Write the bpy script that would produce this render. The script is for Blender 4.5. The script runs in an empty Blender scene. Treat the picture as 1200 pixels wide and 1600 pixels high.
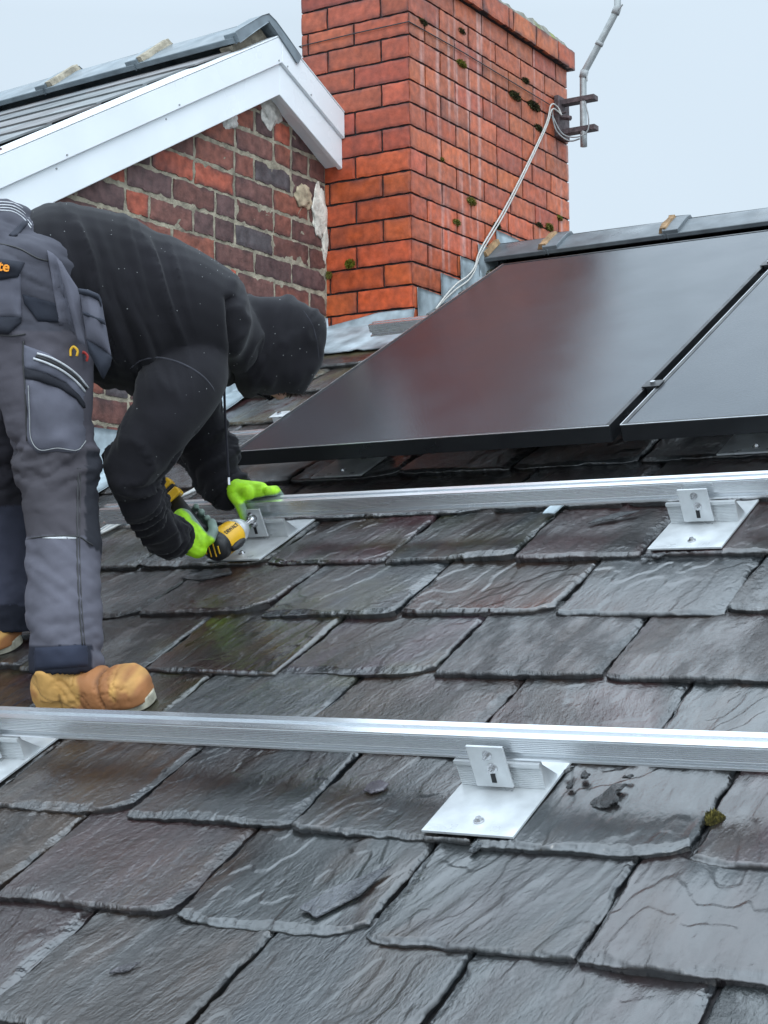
import bpy, bmesh, math, random
import numpy as np
from mathutils import Matrix, Vector
random.seed(7)
rng = np.random.default_rng(7)
C = bpy.context.scene.collection
scene = bpy.context.scene
rad = math.radians

# ------------------------------------------------------------------ camera
cam_r = np.array([0.85816142, 0.51321038, -0.01319436])
cam_u = np.array([0.03647735, -0.03531907, 0.99871015])
cam_d = np.array([-0.5120824, 0.85753581, 0.04903002])
cd = bpy.data.cameras.new('camera'); cam = bpy.data.objects.new('camera', cd); C.objects.link(cam)
cd.sensor_fit = 'VERTICAL'; cd.sensor_height = 36; cd.sensor_width = 27
cd.lens = 36 * 2507.5 / 1600; cd.clip_end = 3000; cd.clip_start = 0.05
m = Matrix.Identity(4)
for i in range(3):
    m[i][0] = cam_r[i]; m[i][1] = cam_u[i]; m[i][2] = -cam_d[i]
cam.matrix_world = m
scene.camera = cam

# ------------------------------------------------------------------ world, sun, exposure
w = bpy.data.worlds.new('World'); scene.world = w; w.use_nodes = True
nt = w.node_tree; bg = nt.nodes['Background']
sky = nt.nodes.new('ShaderNodeTexSky'); sky.sky_type = 'NISHITA'; sky.sun_disc = False
SUN_EL, SUN_AZ = rad(42), rad(140)
sky.sun_elevation = SUN_EL; sky.sun_rotation = SUN_AZ
mx = nt.nodes.new('ShaderNodeMix'); mx.data_type = 'RGBA'; mx.inputs[0].default_value = 0.97
nt.links.new(sky.outputs[0], mx.inputs[6]); mx.inputs[7].default_value = (6.25, 7.35, 8.35, 1)   # flat overcast veil over the sky
# an overcast sky is two to three times brighter overhead than at the horizon
wtc = nt.nodes.new('ShaderNodeTexCoord'); sx_ = nt.nodes.new('ShaderNodeSeparateXYZ'); nt.links.new(wtc.outputs['Generated'], sx_.inputs[0])
gr_ = nt.nodes.new('ShaderNodeMapRange'); gr_.inputs['From Min'].default_value = 0.34; gr_.inputs['From Max'].default_value = 1.0; gr_.inputs['To Min'].default_value = 0.98; gr_.inputs['To Max'].default_value = 3.0
nt.links.new(sx_.outputs['Z'], gr_.inputs[0])
cl_ = nt.nodes.new('ShaderNodeTexNoise'); cl_.inputs['Scale'].default_value = 2.2; cl_.inputs['Detail'].default_value = 3; nt.links.new(wtc.outputs['Generated'], cl_.inputs['Vector'])
cm_ = nt.nodes.new('ShaderNodeMapRange'); cm_.inputs['From Min'].default_value = 0.3; cm_.inputs['From Max'].default_value = 0.7; cm_.inputs['To Min'].default_value = 0.97; cm_.inputs['To Max'].default_value = 1.03; nt.links.new(cl_.outputs[0], cm_.inputs[0])
mm_ = nt.nodes.new('ShaderNodeMath'); mm_.operation = 'MULTIPLY'; nt.links.new(gr_.outputs[0], mm_.inputs[0]); nt.links.new(cm_.outputs[0], mm_.inputs[1])
# the cloud is brightest round the hidden sun, behind the camera
dt_ = nt.nodes.new('ShaderNodeVectorMath'); dt_.operation = 'DOT_PRODUCT'; nt.links.new(wtc.outputs['Generated'], dt_.inputs[0])
dt_.inputs[1].default_value = (math.sin(SUN_AZ) * math.cos(SUN_EL * 0.8), math.cos(SUN_AZ) * math.cos(SUN_EL * 0.8), math.sin(SUN_EL * 0.8))
dm_ = nt.nodes.new('ShaderNodeMapRange'); dm_.inputs['From Min'].default_value = 0.1; dm_.inputs['To Max'].default_value = 1.2; nt.links.new(dt_.outputs['Value'], dm_.inputs[0])
da_ = nt.nodes.new('ShaderNodeMath'); da_.operation = 'ADD'; nt.links.new(mm_.outputs[0], da_.inputs[0]); nt.links.new(dm_.outputs[0], da_.inputs[1]); mm_ = da_
vm_ = nt.nodes.new('ShaderNodeVectorMath'); vm_.operation = 'SCALE'; nt.links.new(mx.outputs[2], vm_.inputs[0]); nt.links.new(mm_.outputs[0], vm_.inputs['Scale'])
nt.links.new(vm_.outputs[0], bg.inputs[0]); bg.inputs[1].default_value = 0.1
sd = bpy.data.lights.new('sun', 'SUN'); sd.energy = 0.5; sd.angle = rad(28); sd.color = (1, 0.97, 0.93)
sun = bpy.data.objects.new('sun', sd); C.objects.link(sun)
sv = Vector((math.sin(SUN_AZ) * math.cos(SUN_EL), math.cos(SUN_AZ) * math.cos(SUN_EL), math.sin(SUN_EL)))
sun.rotation_euler = sv.to_track_quat('Z', 'Y').to_euler()
scene.view_settings.view_transform = 'Standard'; scene.view_settings.look = 'None'
scene.view_settings.exposure = 0.2; scene.view_settings.gamma = 1.0

# ------------------------------------------------------------------ frames
PITCH = rad(25.6); HR = -1.27
X = np.array([1., 0, 0]); S = np.array([0, math.cos(PITCH), math.sin(PITCH)]); N = np.array([0, -math.sin(PITCH), math.cos(PITCH)])
Z = np.array([0, 0, 1.])
def W(u, v, h): return X * u + S * v + N * (h + HR)
def Wa(a):                                   # array (n,3) of roof coordinates to world
    a = np.asarray(a, float); return a[:, :1] * X + a[:, 1:2] * S + (a[:, 2:3] + HR) * N
ROOFM = Matrix(((X[0], S[0], N[0], 0), (X[1], S[1], N[1], 0), (X[2], S[2], N[2], 0), (0, 0, 0, 1)))

# ------------------------------------------------------------------ noise
def _h(ix, iy, iz, s):
    v = np.sin(ix * 127.1 + iy * 311.7 + iz * 74.7 + s * 53.3) * 43758.5453
    return v - np.floor(v)
def vn(x, y, z=0.0, s=0):
    x = np.asarray(x, float); y = np.asarray(y, float); z = np.asarray(z, float) + x * 0
    ix, iy, iz = np.floor(x), np.floor(y), np.floor(z); fx, fy, fz = x - ix, y - iy, z - iz
    fx = fx * fx * (3 - 2 * fx); fy = fy * fy * (3 - 2 * fy); fz = fz * fz * (3 - 2 * fz)
    def l(a, b, t): return a + (b - a) * t
    r = []
    for k in (0, 1):
        a = l(_h(ix, iy, iz + k, s), _h(ix + 1, iy, iz + k, s), fx)
        b = l(_h(ix, iy + 1, iz + k, s), _h(ix + 1, iy + 1, iz + k, s), fx)
        r.append(l(a, b, fy))
    return l(r[0], r[1], fz)
def fbm(x, y, z=0.0, s=0, o=4):
    t = 0; a = 0.5; n = 0
    for k in range(o):
        t = t + a * vn(np.asarray(x) * 2 ** k, np.asarray(y) * 2 ** k, np.asarray(z) * 2 ** k, s + k); n += a; a *= 0.5
    return t / n
def sm(a, b, x):
    t = np.clip((x - a) / (b - a), 0, 1); return t * t * (3 - 2 * t)
def srgb(r, g, b):
    f = lambda c: (c / 255 / 12.92) if c / 255 <= 0.04045 else ((c / 255 + 0.055) / 1.055) ** 2.4
    return np.array([f(r), f(g), f(b)])

# ------------------------------------------------------------------ objects
MATS = {}
RM = {}                                        # world matrix of each root / part
def tag(o, label=None, cat=None, group=None, kind=None):
    if label: o['label'] = label
    if cat: o['category'] = cat
    if group: o['group'] = group
    if kind: o['kind'] = kind
    return o
def thing(name, label, cat, loc=(0, 0, 0), frame=None, group=None):
    o = bpy.data.objects.new(name, None); C.objects.link(o); o.empty_display_size = 0.05
    M = Matrix.Translation(Vector([float(a) for a in loc]))
    if frame is not None: M = M @ frame
    o.matrix_world = M; RM[o.name] = M.copy()
    return tag(o, label, cat, group)
def obj(name, V, F, mat, parent=None, col=None, smooth=False, world=True, uv=None, bevel=0, seg=2):
    V = np.asarray(V, float)
    M = RM[parent.name] if parent is not None else Matrix.Identity(4)
    if world and parent is not None:
        Mi = np.array(M.inverted()); V = V @ Mi[:3, :3].T + Mi[:3, 3]
    me = bpy.data.meshes.new(name)
    if isinstance(F, np.ndarray) and F.ndim == 2:
        k = F.shape[1]; me.vertices.add(len(V)); me.vertices.foreach_set('co', V.ravel())
        me.loops.add(F.size); me.loops.foreach_set('vertex_index', F.ravel().astype(np.int32))
        me.polygons.add(len(F)); me.polygons.foreach_set('loop_start', np.arange(0, F.size, k, dtype=np.int32))
        me.update(calc_edges=True)
    else:
        me.from_pydata([tuple(v) for v in V], [], [tuple(int(i) for i in f) for f in F]); me.update()
    if col is not None:
        at = me.color_attributes.new('Col', 'FLOAT_COLOR', 'POINT')
        c = np.ones((len(V), 4)); c[:, :np.asarray(col).shape[1]] = col; at.data.foreach_set('color', c.ravel())
    if uv is not None:
        at = me.attributes.new('grain', 'FLOAT_VECTOR', 'POINT'); at.data.foreach_set('vector', np.asarray(uv, float).ravel())
    if smooth: me.polygons.foreach_set('use_smooth', np.ones(len(me.polygons), bool))
    me.materials.append(mat)
    o = bpy.data.objects.new(name, me); C.objects.link(o)
    if parent is not None:
        o.parent = parent; RM[o.name] = M.copy()
    else: RM[o.name] = Matrix.Identity(4)
    if bevel:
        b = o.modifiers.new('bevel', 'BEVEL'); b.width = bevel; b.segments = seg; b.limit_method = 'ANGLE'; b.angle_limit = rad(40)
        me.polygons.foreach_set('use_smooth', np.ones(len(me.polygons), bool)); b.harden_normals = True
    return o
class MB:
    def __init__(s): s.V = []; s.F = []; s.C = []; s.n = 0
    def add(s, V, F, c=None):
        V = np.asarray(V, float); s.V.append(V); s.F += [tuple(int(i) + s.n for i in f) for f in F]; s.n += len(V)
        s.C.append(np.tile(np.array(c if c is not None else (1, 1, 1), float)[:3], (len(V), 1)) if c is None or np.ndim(c) == 1 else np.asarray(c, float)[:, :3])
        return s
    def prism(s, poly, a, b, n, o, d0, d1, c=None):      # polygon in plane (a,b) at o, extruded along n from d0 to d1
        k = len(poly); P = [np.asarray(o) + a * p[0] + b * p[1] for p in poly]
        V = [p + n * d0 for p in P] + [p + n * d1 for p in P]
        F = [tuple(range(k))[::-1], tuple(range(k, 2 * k))] + [(i, (i + 1) % k, k + (i + 1) % k, k + i) for i in range(k)]
        return s.add(V, F, c)
    def box(s, o, a, b, n, la, lb, ln, c=None):           # from corner-range tuples la=(a0,a1) ...
        return s.prism([(la[0], lb[0]), (la[1], lb[0]), (la[1], lb[1]), (la[0], lb[1])], a, b, n, o, ln[0], ln[1], c)
    def tube(s, pts, r, k=10, c=None, cap=True, rb=None):
        pts = [np.asarray(p, float) for p in pts]; r = [r] * len(pts) if np.isscalar(r) else r
        rb = r if rb is None else ([rb] * len(pts) if np.isscalar(rb) else rb)
        V = []; up = None
        for i, p in enumerate(pts):
            t = pts[min(i + 1, len(pts) - 1)] - pts[max(i - 1, 0)]; t = t / (np.linalg.norm(t) + 1e-9)
            if up is None: up = np.cross(t, Z if abs(t[2]) < 0.9 else X)
            up = up - t * (up @ t); up /= np.linalg.norm(up); w2 = np.cross(t, up)
            for j in range(k):
                th = 2 * math.pi * j / k; V.append(p + up * r[i] * math.cos(th) + w2 * rb[i] * math.sin(th))
        F = [(i * k + j, i * k + (j + 1) % k, (i + 1) * k + (j + 1) % k, (i + 1) * k + j) for i in range(len(pts) - 1) for j in range(k)]
        if cap: F += [tuple(range(k))[::-1], tuple(range((len(pts) - 1) * k, len(pts) * k))]
        return s.add(V, F, c)
    def build(s, name, mat, parent=None, **kw):
        return obj(name, np.concatenate(s.V), s.F, mat, parent, col=np.concatenate(s.C), **kw)
def copy_tree(o, M, label=None, parent=None):
    c = o.copy(); C.objects.link(c)
    if parent is None: c.matrix_world = M; RM[c.name] = M.copy()
    else: c.parent = parent
    if label: c['label'] = label
    for ch in list(o.children): copy_tree(ch, None, None, c)
    return c
def spline(pts, n=8):
    P = [np.asarray(p, float) for p in pts]; out = []
    for i in range(len(P) - 1):
        p0, p1, p2, p3 = P[max(i - 1, 0)], P[i], P[i + 1], P[min(i + 2, len(P) - 1)]
        for k in range(n):
            t = k / n; out.append(0.5 * ((2 * p1) + (-p0 + p2) * t + (2 * p0 - 5 * p1 + 4 * p2 - p3) * t * t + (-p0 + 3 * p1 - 3 * p2 + p3) * t ** 3))
    out.append(P[-1]); return out

# ------------------------------------------------------------------ materials
def mat(name, base=(0.5, 0.5, 0.5), rough=0.5, metal=0.0, vcol=False, nscale=20, namp=0.15, bscale=60, bstr=0.1, bdist=0.002, rvar=0.1, coat=0, coatr=0.05, spec=0.5, ndetail=6, stretch=None):
    m = bpy.data.materials.new(name); m.use_nodes = True; t = m.node_tree; b = t.nodes['Principled BSDF']; L = t.links.new
    tc = t.nodes.new('ShaderNodeTexCoord'); src = tc.outputs['Object']
    if stretch:
        mp = t.nodes.new('ShaderNodeMapping'); mp.inputs['Scale'].default_value = stretch; L(src, mp.inputs[0]); src = mp.outputs[0]
    n1 = t.nodes.new('ShaderNodeTexNoise'); n1.inputs['Scale'].default_value = nscale; n1.inputs['Detail'].default_value = ndetail; L(src, n1.inputs['Vector'])
    mr = t.nodes.new('ShaderNodeMapRange'); mr.inputs['From Min'].default_value = 0.3; mr.inputs['From Max'].default_value = 0.7
    mr.inputs['To Min'].default_value = 1 - namp; mr.inputs['To Max'].default_value = 1 + namp; L(n1.outputs[0], mr.inputs[0])
    mul = t.nodes.new('ShaderNodeMix'); mul.data_type = 'RGBA'; mul.blend_type = 'MULTIPLY'; mul.inputs[0].default_value = 1
    if vcol:
        a = t.nodes.new('ShaderNodeAttribute'); a.attribute_name = 'Col'; L(a.outputs['Color'], mul.inputs[6])
    else: mul.inputs[6].default_value = (*base, 1)
    L(mr.outputs[0], mul.inputs[7]); L(mul.outputs[2], b.inputs['Base Color'])
    n2 = t.nodes.new('ShaderNodeTexNoise'); n2.inputs['Scale'].default_value = nscale * 0.6; n2.inputs['Detail'].default_value = 4; L(src, n2.inputs['Vector'])
    m2 = t.nodes.new('ShaderNodeMapRange'); m2.inputs['From Min'].default_value = 0.3; m2.inputs['From Max'].default_value = 0.7
    m2.inputs['To Min'].default_value = max(0.02, rough - rvar); m2.inputs['To Max'].default_value = min(1, rough + rvar); L(n2.outputs[0], m2.inputs[0]); L(m2.outputs[0], b.inputs['Roughness'])
    b.inputs['Metallic'].default_value = metal; b.inputs['Specular IOR Level'].default_value = spec
    if coat: b.inputs['Coat Weight'].default_value = coat; b.inputs['Coat Roughness'].default_value = coatr
    if bstr:
        n3 = t.nodes.new('ShaderNodeTexNoise'); n3.inputs['Scale'].default_value = bscale; n3.inputs['Detail'].default_value = 6; L(src, n3.inputs['Vector'])
        bp = t.nodes.new('ShaderNodeBump'); bp.inputs['Strength'].default_value = bstr; bp.inputs['Distance'].default_value = bdist
        L(n3.outputs[0], bp.inputs['Height']); L(bp.outputs[0], b.inputs['Normal'])
    MATS[name] = m; return m

def slate_material():
    m = bpy.data.materials.new('wet_slate'); m.use_nodes = True; t = m.node_tree; b = t.nodes['Principled BSDF']; L = t.links.new
    def nd(k): return t.nodes.new(k)
    at = nd('ShaderNodeAttribute'); at.attribute_name = 'Col'; gr = nd('ShaderNodeAttribute'); gr.attribute_name = 'grain'
    def noise(scale, detail, sc=(1, 1, 1), rough=0.55):
        mp = nd('ShaderNodeMapping'); mp.inputs['Scale'].default_value = sc; L(gr.outputs['Vector'], mp.inputs[0])
        n = nd('ShaderNodeTexNoise'); n.inputs['Scale'].default_value = scale; n.inputs['Detail'].default_value = detail; n.inputs['Roughness'].default_value = rough
        L(mp.outputs[0], n.inputs['Vector']); return n.outputs[0]
    def mr(src, a, bb, c, d):
        k = nd('ShaderNodeMapRange'); k.inputs['From Min'].default_value = a; k.inputs['From Max'].default_value = bb; k.inputs['To Min'].default_value = c; k.inputs['To Max'].default_value = d; L(src, k.inputs[0]); return k.outputs[0]
    streak = noise(55, 10, (1.0, 0.36, 1), 0.70); rip = noise(95, 4, (1.0, 0.42, 1), 0.6); fine = noise(260, 5, (1, 0.25, 1), 0.6); blot = noise(9, 6, (1, 0.6, 1)); wet = noise(16, 9, (1, 0.35, 1), 0.62)
    mul = nd('ShaderNodeMix'); mul.data_type = 'RGBA'; mul.blend_type = 'MULTIPLY'; mul.inputs[0].default_value = 1
    add = nd('ShaderNodeMath'); add.operation = 'MULTIPLY'; L(mr(streak, 0.3, 0.7, 0.19, 0.44), add.inputs[0]); L(mr(blot, 0.3, 0.7, 0.7, 1.3), add.inputs[1])
    L(at.outputs['Color'], mul.inputs[6]); L(add.outputs[0], mul.inputs[7]); L(mul.outputs[2], b.inputs['Base Color'])
    L(mr(wet, 0.42, 0.58, 0.09, 0.2), b.inputs['Roughness']); b.inputs['Specular IOR Level'].default_value = 1.0
    sm1 = nd('ShaderNodeMath'); sm1.operation = 'SUBTRACT'; sm1.inputs[0].default_value = 1.0; L(at.outputs['Alpha'], sm1.inputs[1])
    sm2 = nd('ShaderNodeMath'); sm2.operation = 'MAXIMUM'; L(mr(wet, 0.43, 0.55, 0.85, 0.0), sm2.inputs[0]); L(sm1.outputs[0], sm2.inputs[1]); L(sm2.outputs[0], b.inputs['Coat Weight']); b.inputs['Coat Roughness'].default_value = 0.035; b.inputs['Coat IOR'].default_value = 1.45
    h = nd('ShaderNodeMath'); h.operation = 'ADD'; f2 = nd('ShaderNodeMath'); f2.operation = 'MULTIPLY'; L(fine, f2.inputs[0]); f2.inputs[1].default_value = 0.35
    rd1 = nd('ShaderNodeMath'); rd1.operation = 'SUBTRACT'; L(rip, rd1.inputs[0]); rd1.inputs[1].default_value = 0.5
    rd2 = nd('ShaderNodeMath'); rd2.operation = 'ABSOLUTE'; L(rd1.outputs[0], rd2.inputs[0])
    rd3 = nd('ShaderNodeMath'); rd3.operation = 'MULTIPLY_ADD'; L(rd2.outputs[0], rd3.inputs[0]); rd3.inputs[1].default_value = -1.6; L(streak, rd3.inputs[2])
    L(rd3.outputs[0], h.inputs[0]); L(f2.outputs[0], h.inputs[1])
    bp = nd('ShaderNodeBump'); bp.inputs['Distance'].default_value = 0.0065; bs_ = nd('ShaderNodeMath'); bs_.operation = 'MULTIPLY'; L(mr(wet, 0.42, 0.58, 0.6, 1.0), bs_.inputs[0]); L(at.outputs['Alpha'], bs_.inputs[1]); L(bs_.outputs[0], bp.inputs['Strength']); L(h.outputs[0], bp.inputs['Height']); L(bp.outputs[0], b.inputs['Normal'])
    b2 = nd('ShaderNodeBump'); b2.inputs['Distance'].default_value = 0.0065; b3_ = nd('ShaderNodeMath'); b3_.operation = 'MULTIPLY'; b3_.inputs[1].default_value = 0.38; L(at.outputs['Alpha'], b3_.inputs[0]); L(b3_.outputs[0], b2.inputs['Strength']); L(h.outputs[0], b2.inputs['Height']); L(b2.outputs[0], b.inputs['Coat Normal'])
    return m
M_SLATE = slate_material()
M_BRICK = mat('wet_brick', vcol=True, rough=0.5, nscale=38, namp=0.28, bscale=160, bstr=0.35, bdist=0.002, rvar=0.18)
M_OLDBRICK = mat('old_brick', vcol=True, rough=0.72, nscale=30, namp=0.4, bscale=110, bstr=0.6, bdist=0.003)
M_MORTAR_D = mat('dark_mortar', (0.022, 0.02, 0.022), rough=0.9, nscale=50, namp=0.5, bscale=200, bstr=0.6)
M_MORTAR_L = mat('lime_mortar', (0.29, 0.255, 0.19), rough=0.95, nscale=26, namp=0.45, bscale=120, bstr=0.9, bdist=0.005)
M_LEAD = mat('weathered_lead', (0.36, 0.42, 0.45), rough=0.5, metal=0.15, nscale=14, namp=0.45, bscale=30, bstr=0.25, bdist=0.004, rvar=0.15)
M_ALU = mat('mill_aluminium', (0.84, 0.86, 0.88), rough=0.27, metal=0.9, nscale=60, namp=0.04, bscale=150, bstr=0.03, stretch=(0.05, 1, 1), rvar=0.06)
M_ALUP = mat('bracket_aluminium', (0.54, 0.56, 0.57), rough=0.36, metal=0.3, nscale=25, namp=0.14, bscale=120, bstr=0.08, rvar=0.14)
M_STEEL = mat('stainless_steel', (0.55, 0.55, 0.56), rough=0.22, metal=1, nscale=200, namp=0.1, bstr=0)
M_UPVC = mat('white_upvc', (0.80, 0.83, 0.85), rough=0.3, nscale=5, namp=0.04, bscale=8, bstr=0.02, rvar=0.1)
M_RTILE = mat('blue_grey_ridge_clay', vcol=True, rough=0.42, nscale=16, namp=0.25, bscale=90, bstr=0.25, rvar=0.15)
M_STONE = mat('rough_cement', vcol=True, rough=0.9, nscale=30, namp=0.4, bscale=70, bstr=0.9, bdist=0.006)
M_FRAME = mat('black_anodised_frame', (0.012, 0.013, 0.015), rough=0.35, metal=0.3, nscale=30, namp=0.1, bstr=0)
M_CABLEW = mat('white_cable', (0.48, 0.47, 0.44), rough=0.45, nscale=60, namp=0.15, bstr=0)
M_CABLEG = mat('grey_cable', (0.30, 0.31, 0.31), rough=0.5, nscale=60, namp=0.2, bstr=0)
M_CABLEB = mat('dark_cable', (0.03, 0.03, 0.032), rough=0.5, nscale=60, namp=0.2, bstr=0)
M_POLE = mat('galvanised_mast', (0.38, 0.40, 0.40), rough=0.5, metal=0.5, nscale=30, namp=0.2, bscale=80, bstr=0.1)
M_RUST = mat('painted_rusty_steel', (0.085, 0.062, 0.065), rough=0.7, nscale=60, namp=0.5, bscale=120, bstr=0.4)
M_MOSS = mat('moss', vcol=True, rough=0.9, nscale=90, namp=0.4, bscale=300, bstr=0.5)
M_TROUS = mat('work_trouser_cloth', vcol=True, rough=0.85, nscale=14, namp=0.16, bscale=420, bstr=0.25, bdist=0.001, spec=0.25)
M_HOOD = mat('black_hoodie_cotton', vcol=True, rough=0.95, nscale=10, namp=0.18, bscale=520, bstr=0.35, bdist=0.001, spec=0.15)
M_HOOD.node_tree.nodes['Principled BSDF'].inputs['Sheen Weight'].default_value = 0.1
M_SKIN = mat('skin', (0.45, 0.26, 0.19), rough=0.55, nscale=40, namp=0.1, bstr=0.1)
M_HAIR = mat('brown_beard', (0.035, 0.022, 0.016), rough=0.8, nscale=200, namp=0.4, bscale=400, bstr=0.8)
M_GLOVE = mat('safety_glove', vcol=True, rough=0.6, nscale=45, namp=0.28, bscale=300, bstr=0.25)
M_BOOT = mat('tan_nubuck', vcol=True, rough=0.7, nscale=16, namp=0.25, bscale=140, bstr=0.35, bdist=0.0015, rvar=0.15)
M_SOLE = mat('boot_sole_rubber', (0.33, 0.31, 0.24), rough=0.75, nscale=60, namp=0.35, bscale=160, bstr=0.4)
M_YEL = mat('yellow_tool_plastic', (0.80, 0.45, 0.02), rough=0.35, nscale=60, namp=0.06, bscale=200, bstr=0.04)
M_BLK = mat('black_tool_rubber', (0.015, 0.015, 0.016), rough=0.5, nscale=60, namp=0.2, bscale=260, bstr=0.1)
M_RED = mat('red_tool_grip', (0.45, 0.03, 0.02), rough=0.4, nscale=60, namp=0.1, bstr=0)
M_THREAD = mat('orange_thread', (0.85, 0.30, 0.02), rough=0.7, nscale=300, namp=0.2, bscale=600, bstr=0.4)
M_REFL = mat('reflective_piping', (0.55, 0.56, 0.58), rough=0.5, nscale=200, namp=0.1, bstr=0)
M_DARKGROUND = mat('wet_concrete_yard', (0.24, 0.24, 0.23), rough=0.85, nscale=3, namp=0.3, bscale=40, bstr=0.3)
M_RENDER = mat('cream_render', (0.45, 0.42, 0.36), rough=0.9, nscale=5, namp=0.15, bscale=60, bstr=0.2)

def panel_glass():
    m = bpy.data.materials.new('solar_glass'); m.use_nodes = True; t = m.node_tree; b = t.nodes['Principled BSDF']; L = t.links.new
    tc = t.nodes.new('ShaderNodeTexCoord')
    b.inputs['Base Color'].default_value = (0.020, 0.017, 0.021, 1)
    n = t.nodes.new('ShaderNodeTexNoise'); n.inputs['Scale'].default_value = 190; n.inputs['Detail'].default_value = 4; L(tc.outputs['Object'], n.inputs['Vector'])
    n2 = t.nodes.new('ShaderNodeTexNoise'); n2.inputs['Scale'].default_value = 5; n2.inputs['Detail'].default_value = 5; L(tc.outputs['Object'], n2.inputs['Vector'])
    mr = t.nodes.new('ShaderNodeMapRange'); mr.inputs['From Min'].default_value = 0.35; mr.inputs['From Max'].default_value = 0.65; mr.inputs['To Min'].default_value = 0.19; mr.inputs['To Max'].default_value = 0.25
    L(n2.outputs[0], mr.inputs[0]); L(mr.outputs[0], b.inputs['Roughness'])
    n4 = t.nodes.new('ShaderNodeTexNoise'); n4.inputs['Scale'].default_value = 260; n4.inputs['Detail'].default_value = 2; L(tc.outputs['Object'], n4.inputs['Vector'])
    cr = t.nodes.new('ShaderNodeValToRGB'); cr.color_ramp.elements[0].position = 0.42; cr.color_ramp.elements[0].color = (0.008, 0.009, 0.012, 1); cr.color_ramp.elements[1].position = 0.62; cr.color_ramp.elements[1].color = (0.034, 0.036, 0.046, 1)
    L(n4.outputs[0], cr.inputs[0]); L(cr.outputs[0], b.inputs['Base Color'])
    bp = t.nodes.new('ShaderNodeBump'); bp.inputs['Strength'].default_value = 0.4; bp.inputs['Distance'].default_value = 0.0008; L(n.outputs[0], bp.inputs['Height']); L(bp.outputs[0], b.inputs['Normal'])
    b.inputs['IOR'].default_value = 1.52; b.inputs['Specular Tint'].default_value = (0.62, 0.86, 1.0, 1); b.inputs['Specular IOR Level'].default_value = 0.42; b.inputs['Coat Weight'].default_value = 0.05; b.inputs['Coat Roughness'].default_value = 0.2; L(bp.outputs[0], b.inputs['Coat Normal'])
    return m
M_GLASS = panel_glass()

# ------------------------------------------------------------------ ground far below the roof
g = MB().box(np.array([0, 0, -6.9]), X, np.array([0, 1., 0]), Z, (-600, 600), (-600, 600), (-0.2, 0))
tag(g.build('ground', M_DARKGROUND), kind='structure')

# ================================================================== OUR ROOF
roof = thing('slate_roof_house', 'terraced house whose wet dark slate roof fills the lower half of the view', 'house', W(0, 0.2, 0))
WALLX = -3.126
EAVE = 0.25; RIDGE_V = 5.55
rowv = [0.47, 0.73, 0.99, 1.25, 1.512, 1.747, 2.0, 2.256, 2.508, 2.768, 3.03]
while rowv[-1] < RIDGE_V - 0.3: rowv.append(rowv[-1] + 0.262)
joints = {3: [-1.664, -1.333, -1.012, -0.672, -0.34], 4: [-1.871, -1.517, -1.187, -0.862, -0.51], 5: [-1.786, -1.450, -1.125, -0.791, -0.45],
          6: [-1.943, -1.604, -1.260, -0.945, -0.60], 7: [-2.12, -1.78, -1.443, -1.106, -0.77], 8: [-2.32, -1.982, -1.65, -1.300, -0.963, -0.62],
          9: [-2.516, -2.138, -1.813, -1.496, -1.21, -0.90], 10: [-2.33, -2.01, -1.67, -1.345, -1.0], }
SV, SF, SC, SG = [], [], [], []; base = 0
PAL_L = [srgb(84, 68, 64), srgb(92, 74, 74), srgb(82, 68, 74), srgb(92, 80, 70), srgb(70, 66, 66), srgb(98, 76, 78)]
PAL_R = [srgb(86, 90, 91), srgb(92, 95, 96), srgb(80, 83, 85), srgb(94, 92, 92)]
PAL_M = [srgb(88, 76, 76), srgb(80, 72, 70), srgb(94, 82, 74), srgb(82, 82, 82)]
FRESH = srgb(76, 84, 89)
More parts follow.
